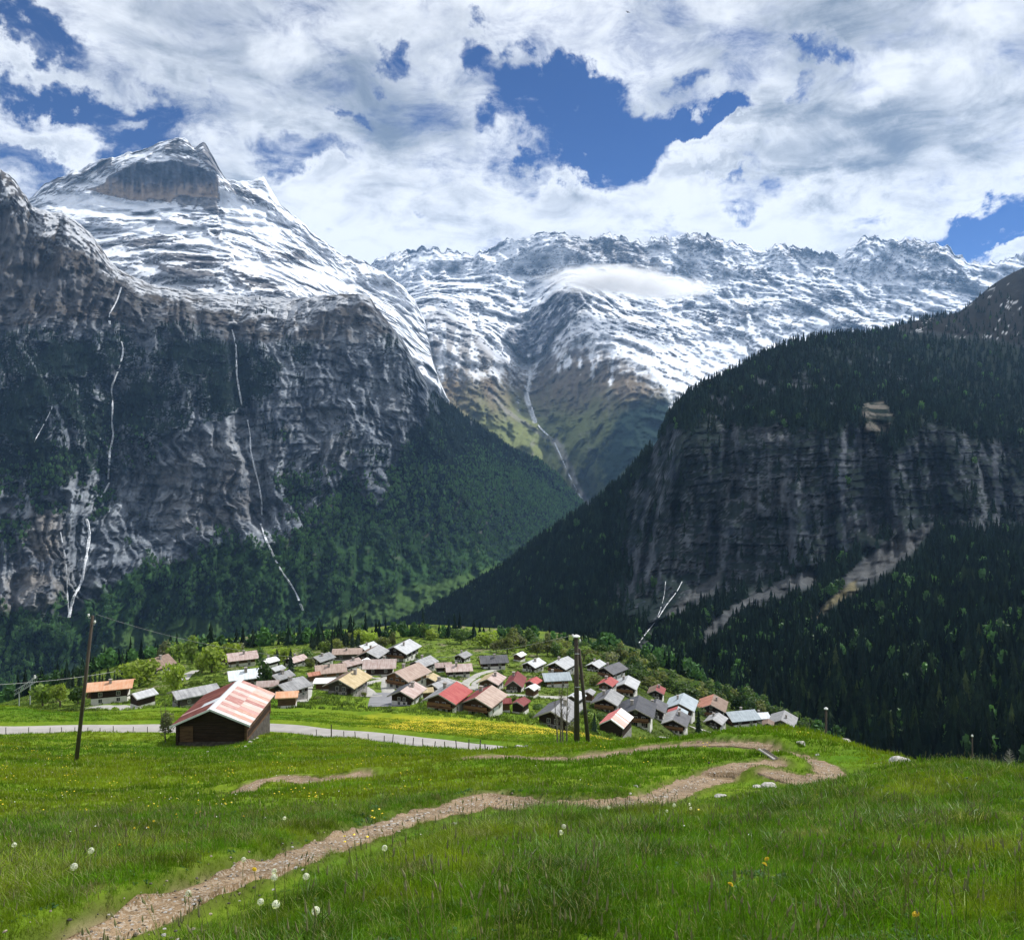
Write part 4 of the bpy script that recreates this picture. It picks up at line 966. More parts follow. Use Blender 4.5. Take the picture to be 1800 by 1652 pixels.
trees = [(75,1241,46,36,MI,'olive green round tree left of the orange roofed chalet'),
 (106,1243,50,26,BR,'bright green narrow tree nearest the left pole'),
 (137,1238,34,26,DK,'small dark tree just left of the leaning pole'),
 (245,1208,54,60,BR,'large bright green tree behind the orange roofed chalet'),
 (309,1217,56,34,BR,'light green tree beside the pale yard below the round roofed house'),
 (290,1166,34,30,GY,'pale leafing tree at the left end of the tree row above the village'),
 (315,1165,40,32,MI,'olive tree second from the left in the row above the village'),
 (338,1166,42,34,MI,'mid green tree in the middle of the row above the village'),
 (372,1183,66,50,BR,'tallest bright green tree of the row above the village'),
 (398,1168,46,34,BR,'bright green tree at the right end of the row above the village'),
 (355,1182,34,28,BR,'low bright green tree in front of the tree row'),
 (418,1152,24,22,GY,'small grey green tree behind the pink roofed house'),
 (456,1162,34,20,MD,'slim dark green tree right of the pink roofed house'),
 (482,1168,30,22,BR,'small bright tree between dark spruces'),
 (500,1170,36,34,BR,'light green tree behind the pink gable'),
 (538,1168,38,28,MD,'dark broad tree right of the pink gable'),
 (462,1208,42,36,DK,'dark round bush tree right of the pale blue roof'),
 (545,1175,24,20,OL,'small olive tree left of the small grey chalet'),
 (573,1149,28,24,MI,'mid green tree behind the long flat roof'),
 (590,1150,30,22,OL,'olive tree at the left end of the long flat roof'),
 (632,1132,26,36,BR,'bright green tree clump on the bench rim'),
 (650,1134,26,24,BR,'light green rounded tree on the bench rim right of the clump'),
 (618,1130,20,22,OL,'small olive tree on the rim behind the flat roof'),
 (672,1140,24,24,OL,'olive tree behind the grey roofed house at the village top'),
 (690,1134,20,20,OL,'small olive tree on the rim above the chalet with the gable'),
 (757,1124,18,26,BR,'small bright tree at the left edge of the sunny meadow'),
 (745,1122,28,14,MD,'slim green tree at the upper edge of the sunny meadow'),
 (810,1132,30,30,MD,'dark green tree over a bench on the sunny meadow'),
 (856,1140,34,38,BR,'round bright green tree right of the sunny meadow'),
 (872,1146,22,18,GY,'pale grey green shrub tree right of the bright round tree')]
for a in trees: broadleaf(*a[:6], dmin=110)
# scrubby belt along the rim and the wood edge
belt = []
for i in range(34):
    f = i/33; px = 885 + 235*f + rnd.uniform(-8, 8); py = 1135 + 42*f + rnd.uniform(-10, 14)
    belt.append((px, py, rnd.uniform(20, 32), rnd.uniform(20, 32), rnd.choice([OL, MD, MI, OL, GY, MD])))
for p in belt: broadleaf(*p, 'low olive green tree in the scrub belt behind the grey roofed houses', 'scrub belt trees above the village', dmin=200)
for i in range(40):
    f = i/39; px = 1095 + 330*f + rnd.uniform(-16, 16); py = 1198 + 92*f**1.15 + rnd.uniform(-16, 6)
    broadleaf(px, py, rnd.uniform(24, 38), rnd.uniform(24, 36), rnd.choice([MD, DK, MD, OL, MD]), 'dark green broad tree at the wood edge right of the village', 'wood edge trees right of the village', dmin=200)
for px, py, h in ((735,1158,14),(880,1190,12),(955,1205,14),(960,1268,18),(935,1262,16),(948,1250,16),(1030,1262,20),(1040,1285,26),(1055,1270,20),(1010,1290,22),(735,1238,12),(1118,1246,14),(1160,1252,14),(790,1205,10),(640,1222,9),(560,1232,9),(1225,1262,22),(1232,1250,24),(1020,1200,22),(1045,1205,20),(975,1245,16),(905,1235,12),(1000,1265,18)):
    broadleaf(px, py, h, h*1.15, rnd.choice([MD, OL, MI]), 'small garden shrub between the village houses', 'garden shrubs among the village houses', name='shrub', parts=False)['category'] = 'shrub'
# willowy shrub beside the barn
p = ground_at(291, 1306, 70)
sh = empty('shrub', tuple(p), 0, 'pale grey green upright shrub growing against the left side of the barn', 'shrub')
cm = crown_mesh('foliage', 640, 700, .05, (.55, .5, 1.25), 10); c = link('foliage', cm, sh, (0, 0, 2.0)); c.scale = (1.75, 1.6, 1.75); c.color = (.20, .22, .12, 1)
b = MB()
for i in range(9):
    a = rnd.uniform(0, 6.3); b.tube([(0, 0, -.2), (.25*math.cos(a), .25*math.sin(a), 1.6), (.55*math.cos(a), .5*math.sin(a), 3.3+rnd.uniform(0, .9))], [.035, .02, .006], 5)
b.build('stem', [M_greywood], sh)

# dark spruces standing inside the village
def conifer_obj(p, h, label, group=None, col=(.022, .040, .022), w=1.0):
    o = link('spruce', rnd.choice(CON)); o.location = tuple(p); o.scale = (h*w, h*w, h); o.rotation_euler = (0, 0, rnd.uniform(0, 6.28)); o.color = (*col, 1)
    return tag(o, label, 'tree', group)
for px, py, h, lab in ((511,1182,44,'tall narrow dark spruce in front of the pink gable'),(487,1172,34,'dark spruce left of the pink gable'),(215,1190,44,'dark spruce behind the large bright tree on the left'),(583,1158,40,'dark spruce left of the long flat roof'),
    (190,1205,34,'dark spruce just behind the orange roofed chalet'),(1228,1290,40,'dark spruce left of the rusty roofed house on the right'),(1045,1290,40,'dark spruce just behind the double pole')):
    p = ground_at(px, py, 110); conifer_obj(p, h*p[1]/F, lab)
for i in range(26):
    px = 548 + i*3.4 + rnd.uniform(-4, 4); py = 1140 + rnd.uniform(-8, 4); p = ground_at(px, py, 250)
    conifer_obj(p, rnd.uniform(22, 34)*p[1]/F, 'dark spruce in the row on the rim behind the village', 'spruces on the rim behind the village')
for i in range(16):
    px = 110 + i*7 + rnd.uniform(-4, 4); py = 1215 - i*.8 + rnd.uniform(-6, 6); p = ground_at(px, py, 200)
    conifer_obj(p, rnd.uniform(20, 36)*p[1]/F, 'dark spruce behind the orange roofed chalet at the left rim', 'spruces on the left rim')

def instancer(name, pts, scl, rot, idx, meshes, label, tilt=None):
    """one object that instances a few meshes over a cloud of points"""
    me = bpy.data.meshes.new(name); n = len(pts)
    me.vertices.add(n); me.vertices.foreach_set('co', np.asarray(pts, np.float32).ravel())
    a = me.attributes.new('size', 'FLOAT_VECTOR', 'POINT'); a.data.foreach_set('vector', np.asarray(scl, np.float32).ravel())
    e = np.zeros((n, 3), np.float32); e[:, 2] = rot
    if tilt is not None: e[:, :2] = tilt
    a = me.attributes.new('turn', 'FLOAT_VECTOR', 'POINT'); a.data.foreach_set('vector', e.ravel())
    a = me.attributes.new('pick', 'INT', 'POINT'); a.data.foreach_set('value', np.asarray(idx, np.int32))
    o = link(name, me)
    g = bpy.data.node_groups.new(name, 'GeometryNodeTree')
    g.interface.new_socket('Geometry', in_out='INPUT', socket_type='NodeSocketGeometry'); g.interface.new_socket('Geometry', in_out='OUTPUT', socket_type='NodeSocketGeometry')
    t = NT(g); gi = t.add('NodeGroupInput'); go = t.add('NodeGroupOutput')
    gti = t.add('GeometryNodeGeometryToInstance')
    for m in reversed(meshes):
        po = bpy.data.objects.new(name + '_piece', m)
        oi = t.add('GeometryNodeObjectInfo', {'Object': po, 'As Instance': False}, transform_space='ORIGINAL')
        t.l.new(oi.outputs['Geometry'], gti.inputs[0]) if False else None
        gti2 = t.add('GeometryNodeGeometryToInstance'); t.l.new(oi.outputs['Geometry'], gti2.inputs[0])
        if 'jn' not in t.__dict__: t.jn = t.add('GeometryNodeJoinGeometry')
        t.l.new(gti2.outputs[0], t.jn.inputs[0])
    t.n.remove(gti)
    def attr(nm, ty):
        q = t.n.new('GeometryNodeInputNamedAttribute'); q.data_type = ty; q.inputs['Name'].default_value = nm; return q.outputs['Attribute']
    iop = t.n.new('GeometryNodeInstanceOnPoints'); t.l.new(gi.outputs[0], iop.inputs['Points']); t.l.new(t.jn.outputs[0], iop.inputs['Instance'])
    iop.inputs['Pick Instance'].default_value = True; t.l.new(attr('pick', 'INT'), iop.inputs['Instance Index'])
    e2r = t.n.new('FunctionNodeEulerToRotation'); t.l.new(attr('turn', 'FLOAT_VECTOR'), e2r.inputs[0]); t.l.new(e2r.outputs[0], iop.inputs['Rotation'])
    t.l.new(attr('size', 'FLOAT_VECTOR'), iop.inputs['Scale']); t.l.new(iop.outputs[0], go.inputs[0])
    md = o.modifiers.new('scatter', 'NODES'); md.node_group = g
    return tag(o, label, kind='stuff')

def sample_surface(P, W, n, inframe=True):
    """points spread over a grid surface, even in picture area, weighted by W"""
    W = W[:-1, :-1].copy()
    if inframe:
        px = 900 + F*P[:-1, :-1, 0]/P[:-1, :-1, 1]; W *= (px > -150)*(px < 1950)
    p = W.ravel()/W.sum(); k = npr.choice(len(p), n, p=p); r = k//W.shape[1]; c = k % W.shape[1]
    u = npr.rand(n, 1); v = npr.rand(n, 1)
    return P[r, c]*(1-u)*(1-v) + P[r+1, c]*u*(1-v) + P[r, c+1]*(1-u)*v + P[r+1, c+1]*u*v
fp, fs, fi = [], [], []
singles = []
for P, W, nz, kind in FORESTS:
    n = {'far': 26000, 'mid': 3500, 'right': 30000}[kind]
    pts = sample_surface(P, np.clip(W, 0, 1)**1.5, n)
    h = npr.uniform(13, 25, n)*(1.0 if kind != 'far' else .85)
    if kind == 'mid': h = npr.uniform(8, 16, n)
    w = npr.uniform(.8, 1.25, n)
    idx = npr.randint(0, 3, n)
    if kind == 'far':
        dec = npr.rand(n) < .85*sstep(-pts[:, 2] + 260*fbm(pts[:, 0]*.004, pts[:, 1]*.004, pts[:, 2]*.004, 4), -60, 190); idx[dec] = 3
    if kind == 'mid': idx[npr.rand(n) < .6] = 3
    if kind == 'right':
        idx[npr.rand(n) < .02+.07*sstep(-pts[:, 2], 60, 200)*(pts[:, 1] < 900)] = 3
        px = 900 + F*pts[:, 0]/pts[:, 1]; py = HZ - F*pts[:, 2]/pts[:, 1]
        size = h/pts[:, 1]
        # nearest trees that show become things of their own
        vis = (px > 1110) & (px < 1800) & (py < np.interp(px, (1100,1200,1300,1400,1500,1600,1700,1800), (1175,1215,1260,1300,1330,1345,1350,1370))) & (py > 1040)
        cand = np.where(vis)[0]; cand = cand[np.argsort(-size[cand]*npr.uniform(.7, 1.3, len(cand)))][:250]
        for k in cand: singles.append((pts[k], h[k]))
        keep = np.ones(n, bool); keep[cand] = False
        pts, h, w, idx = pts[keep], h[keep], w[keep], idx[keep]
    pts = pts - np.array([0, 0, .6]); fp.append(pts); fs.append(np.stack([h*w, h*w, h], 1)); fi.append(idx)
fp = np.concatenate(fp); fs = np.concatenate(fs); fi = np.concatenate(fi)
instancer('forest', fp, fs, npr.uniform(0, 6.28, len(fp)), fi, CONF + [ROUNDF], 'dense dark spruce forest covering the mountain slopes')
for i, (p, h) in enumerate(singles):
    g = rnd.random(); col = (.016, .031, .018) if g < .66 else ((.030, .055, .020) if g < .93 else (.070, .10, .034))
    conifer_obj(p - np.array([0, 0, .5]), h*1.1, 'dark spruce in the steep forest below the right hand cliffs', 'spruces in the forest below the cliffs', col)
# ---------------------------------------------------------------- village
def roof_mat(key, a, b2, metal=0.0):
    def bld(t, p, o):
        co = t.add('ShaderNodeTexCoord').outputs['Object']; oi = t.add('ShaderNodeObjectInfo')
        co = t.vmath('ADD', co, t.scale(t.add('ShaderNodeCombineXYZ', {0: oi.outputs['Random'], 1: oi.outputs['Random'], 2: 0.0}).outputs[0], 40))
        n = t.noise(t.vmath('MULTIPLY', co, (.25, 2.6, .25)), 1.0, 5, .65); n2 = t.noise(co, .8, 5, .6)
        col = t.mix(t.ss(t.math('ADD', t.math('MULTIPLY', n, .6), t.math('MULTIPLY', n2, .4)), .38, .62), a, b2)
        r = t.ss(oi.outputs['Random'], 0, 1, .85, 1.12); rr = t.add('ShaderNodeCombineXYZ', {0: r, 1: r, 2: r}).outputs[0]
        t.l.new(t.mix(1.0, col, rr, 'MULTIPLY'), p.inputs['Base Color']); p.inputs['Roughness'].default_value = .75
        p.inputs['Specular IOR Level'].default_value = .25
        w = t.add('ShaderNodeTexWave', {'Vector': co, 'Scale': 1.1, 'Distortion': .3}, bands_direction='Y')
        t.l.new(t.add('ShaderNodeBump', {'Height': w.outputs[0], 'Strength': .35, 'Distance': .04}).outputs[0], p.inputs['Normal'])
    return principled('roof_' + key, bld)
RM = {'grey': roof_mat('grey', (.20,.20,.205), (.34,.34,.345)), 'lgrey': roof_mat('lgrey', (.36,.37,.38), (.52,.53,.54)), 'dgrey': roof_mat('dgrey', (.07,.07,.08), (.13,.13,.14)),
 'slate': roof_mat('slate', (.045,.047,.058), (.085,.088,.10)), 'pink': roof_mat('pink', (.32,.225,.20), (.47,.39,.36)), 'rust': roof_mat('rust', (.25,.10,.065), (.42,.20,.14)),
 'red': roof_mat('red', (.30,.055,.055), (.38,.10,.09)), 'dred': roof_mat('dred', (.16,.032,.034), (.22,.06,.055)), 'orange': roof_mat('orange', (.56,.27,.15), (.60,.38,.25)),
 'tan': roof_mat('tan', (.40,.31,.17), (.55,.45,.28)), 'brown': roof_mat('brown', (.15,.10,.075), (.25,.18,.14)), 'white': roof_mat('white', (.62,.62,.62), (.75,.75,.75)),
 'bgrey': roof_mat('bgrey', (.24,.28,.31), (.36,.41,.44)), 'pbrown': roof_mat('pbrown', (.28,.20,.165), (.40,.31,.26)), 'bwhite': roof_mat('bwhite', (.50,.54,.58), (.66,.69,.72))}
def wood_mat(key, rgb):
    def bld(t, p, o):
        co = t.add('ShaderNodeTexCoord').outputs['Object']
        n = t.noise(t.vmath('MULTIPLY', co, (.6, .6, 5)), 1.6, 6, .65)
        t.l.new(t.mix(t.ss(n, .3, .7), tuple(c*.6 for c in rgb), tuple(c*1.35 for c in rgb)), p.inputs['Base Color']); p.inputs['Roughness'].default_value = .9; p.inputs['Specular IOR Level'].default_value = .15
        t.l.new(t.add('ShaderNodeBump', {'Height': n, 'Strength': .5, 'Distance': .05}).outputs[0], p.inputs['Normal'])
    return principled('wood_' + key, bld)
WM = {'dark': wood_mat('dark', (.034,.022,.016)), 'brown': wood_mat('brown', (.095,.055,.032)), 'warm': wood_mat('warm', (.18,.095,.045)), 'grey': wood_mat('grey', (.085,.072,.062))}
M_plaster = simple('plaster', (.62,.60,.56), .9, .1, .8)
M_stone = simple('stone_wall', (.26,.245,.225), .95, .3, 2.5, .5)
M_fasc = simple('fascia', (.30,.27,.24), .8, .15, 1.0)
M_frame = simple('window_frame', (.55,.52,.47), .7, .1, 1.0)
M_pane = simple('window_pane', (.03,.035,.045), .12, .1, 1.0, spec=.6)
M_chim = simple('chimney', (.30,.27,.25), .9, .2, 2.0)
M_flower = simple('flower_box', (.45,.05,.05), .8, .4, 6.0)
_wf = MB()
for a_, b_ in (((-.55,-.05,-.62),(.55,.05,-.54)), ((-.55,-.05,.54),(.55,.05,.62)), ((-.55,-.05,-.54),(-.47,.05,.54)), ((.47,-.05,-.54),(.55,.05,.54)), ((-.03,-.04,-.54),(.03,.04,.54))): _wf.box(a_, b_)
ME_WF = _wf.mesh('window', [M_frame]); ME_PANE = MB().box((-.47,-.02,-.54), (.47,.02,.54)).mesh('pane', [M_pane])
_sh = MB().box((-.28,-.03,-.6), (.28,.03,.6)); ME_SHUT = _sh.mesh('shutter', [simple('shutter', (.20,.07,.04), .8, .2)])
def add_window(par, loc, rz=0, s=1.0, shut=False):
    w = link('window', ME_WF, par, loc); w.rotation_euler = (0, 0, rz); w.scale = (s, 1, s)
    link('pane', ME_PANE, w)
def slope(mb, x0, z0, x1, z1, y0, y1, th, m=0):
    """roof slab from ridge (x0,z0) to eave (x1,z1)"""
    b = [(x0,y0,z0),(x1,y0,z1),(x1,y1,z1),(x0,y1,z0)]; t = [(x, y, z+th) for x, y, z in b]
    if x1 < x0: b = b[::-1]; t = t[::-1]
    mb.hexa(b, t, m); return mb
def house(px, py, wpx, yaw, roofs, label, wood='brown', plinth='plaster', lr=1.25, wh=None, pitch=24, over=.9, storeys=2, balcony=True, chim=True, dmin=105, name='chalet', win=True, back=True, cat='house', group=None, dpt=None):
    d = dpt or hit0(px, py, dmin)
    if d is None: d = 390
    x = (px-900)/F*d; gw = 1.2*wpx*d/F; a = R_(yaw); gl = gw*lr
    # apparent width of the block seen under this yaw
    app = abs(gw*math.cos(a)) + abs(gl*math.sin(a))
    k = gw/app; gw *= k; gl *= k; gw = max(gw, 2.2); gl = max(gl, 2.2)
    hh = wh if wh else min(4.6, max(2.0, gw*.44))
    if storeys == 1: hh = min(hh, 2.8)
    half = .5*(abs(gl*math.cos(a)) + abs(gw*math.sin(a)))
    cy = d + half*.8
    cx = x + (x/d)*half*.8
    z = float(base_z(np.array([cx]), np.array([cy]))[0]); zf = float(base_z(np.array([x]), np.array([d]))[0]); z = min(z, zf) + .1 if abs(z-zf) < 3 else zf
    # footing always on the ground at the front
    z = zf - .1
    h = empty(name, (cx, cy, z), -a, label, cat, group)
    X, Y = gw/2, gl/2; tp = math.tan(R_(pitch)); rz = hh + X*tp
    low = -3.0
    ph = hh*.42 if storeys > 1 else .5
    w = MB(); pent0 = [(-X,-Y,ph),(X,-Y,ph),(X,-Y,hh),(0,-Y,rz),(-X,-Y,hh)]; pent1 = [(q[0], Y, q[2]) for q in pent0]
    w.hexa(pent0[::-1], pent1[::-1]); w.build('wall', [WM[wood]], h)
    MB().box((-X-.03,-Y-.03,low), (X+.03,Y+.03,ph)).build('plinth', [M_plaster if plinth == 'plaster' else M_stone], h)
    ov = min(over*1.15, gw*.16)
    for sgn, mk in ((-1, roofs[0]), (1, roofs[-1])):
        s = slope(MB(), sgn*.01, rz+.02, sgn*(X+ov), hh-ov*tp+.02, -Y-ov*1.2, Y+ov*1.2, .18)
        o = s.build('roof', [RM[mk]], h)
    # bargeboards
    fb = MB()
    for yy in (-Y-ov*1.2-.06,):
        for sgn in (-1, 1):
            b_ = [(0,yy,rz+.0),(sgn*(X+ov),yy,hh-ov*tp+.0),(sgn*(X+ov),yy+.055,hh-ov*tp+.0),(0,yy+.055,rz+.0)]; t_ = [(q[0],q[1],q[2]+.24) for q in b_]
            fb.hexa(b_ if sgn > 0 else b_[::-1], t_ if sgn > 0 else t_[::-1])
    fb.build('bargeboard', [M_fasc], h)
    if chim:
        cx_ = rnd.choice([-1, 1])*X*.35; cy_ = rnd.uniform(-.3, .4)*Y
        ch = MB().box((cx_-.3,cy_-.3,hh), (cx_+.3,cy_+.3,rz+.75)).box((cx_-.4,cy_-.4,rz+.75), (cx_+.4,cy_+.4,rz+.87)); ch.build('chimney', [M_chim], h)
    if win and gw > 3.5:
        ss_ = min(1.0, gw/8)
        n = 3 if gw > 6.5 else 2
        for r_ in range(storeys):
            zz = hh*(.24 + .44*r_) if storeys > 1 else hh*.55
            for i in range(n):
                add_window(h, ((i-(n-1)/2)*gw*.27, -Y-.06, zz), 0, ss_)
        if gw > 6: add_window(h, (0, -Y-.06, hh+ (rz-hh)*.35), 0, ss_*.8)
        side = -1 if cx > 0 else 1
        # side that faces the camera
        sd = 1 if math.sin(-a - math.atan2(cx, cy)) < 0 else -1
        sd = 1 if (math.cos(-a)*(-cx) + math.sin(-a)*(-cy)) > 0 else -1
        m = max(2, int(gl/3))
        for r_ in range(storeys):
            zz = hh*(.24 + .42*r_) if storeys > 1 else hh*.55
            for i in range(m): add_window(h, (sd*(X+.06), (i-(m-1)/2)*gl/m, zz), math.pi/2, ss_)
    if balcony and gw > 5:
        bz = hh*.5; bb = MB().box((-X*.92,-Y-.95,bz-.12), (X*.92,-Y-.04,bz)).box((-X*.92,-Y-.95,bz+.25), (X*.92,-Y-.88,bz+.85))
        bb.box((-X*.92,-Y-.95,bz+.0),(-X*.92+.1,-Y-.85,bz+.25)).box((X*.92-.1,-Y-.95,bz),(X*.92,-Y-.85,bz+.25)).box((-.05,-Y-.95,bz),(.05,-Y-.85,bz+.25))
        bb.build('balcony', [WM['warm'] if wood != 'grey' else WM['brown']], h)
    if win and gw > 3.5:
        MB().box((X*.55,-Y-.09,.0), (X*.55+.95,-Y-.035,2.0)).build('door', [WM['dark']], h)
    return h
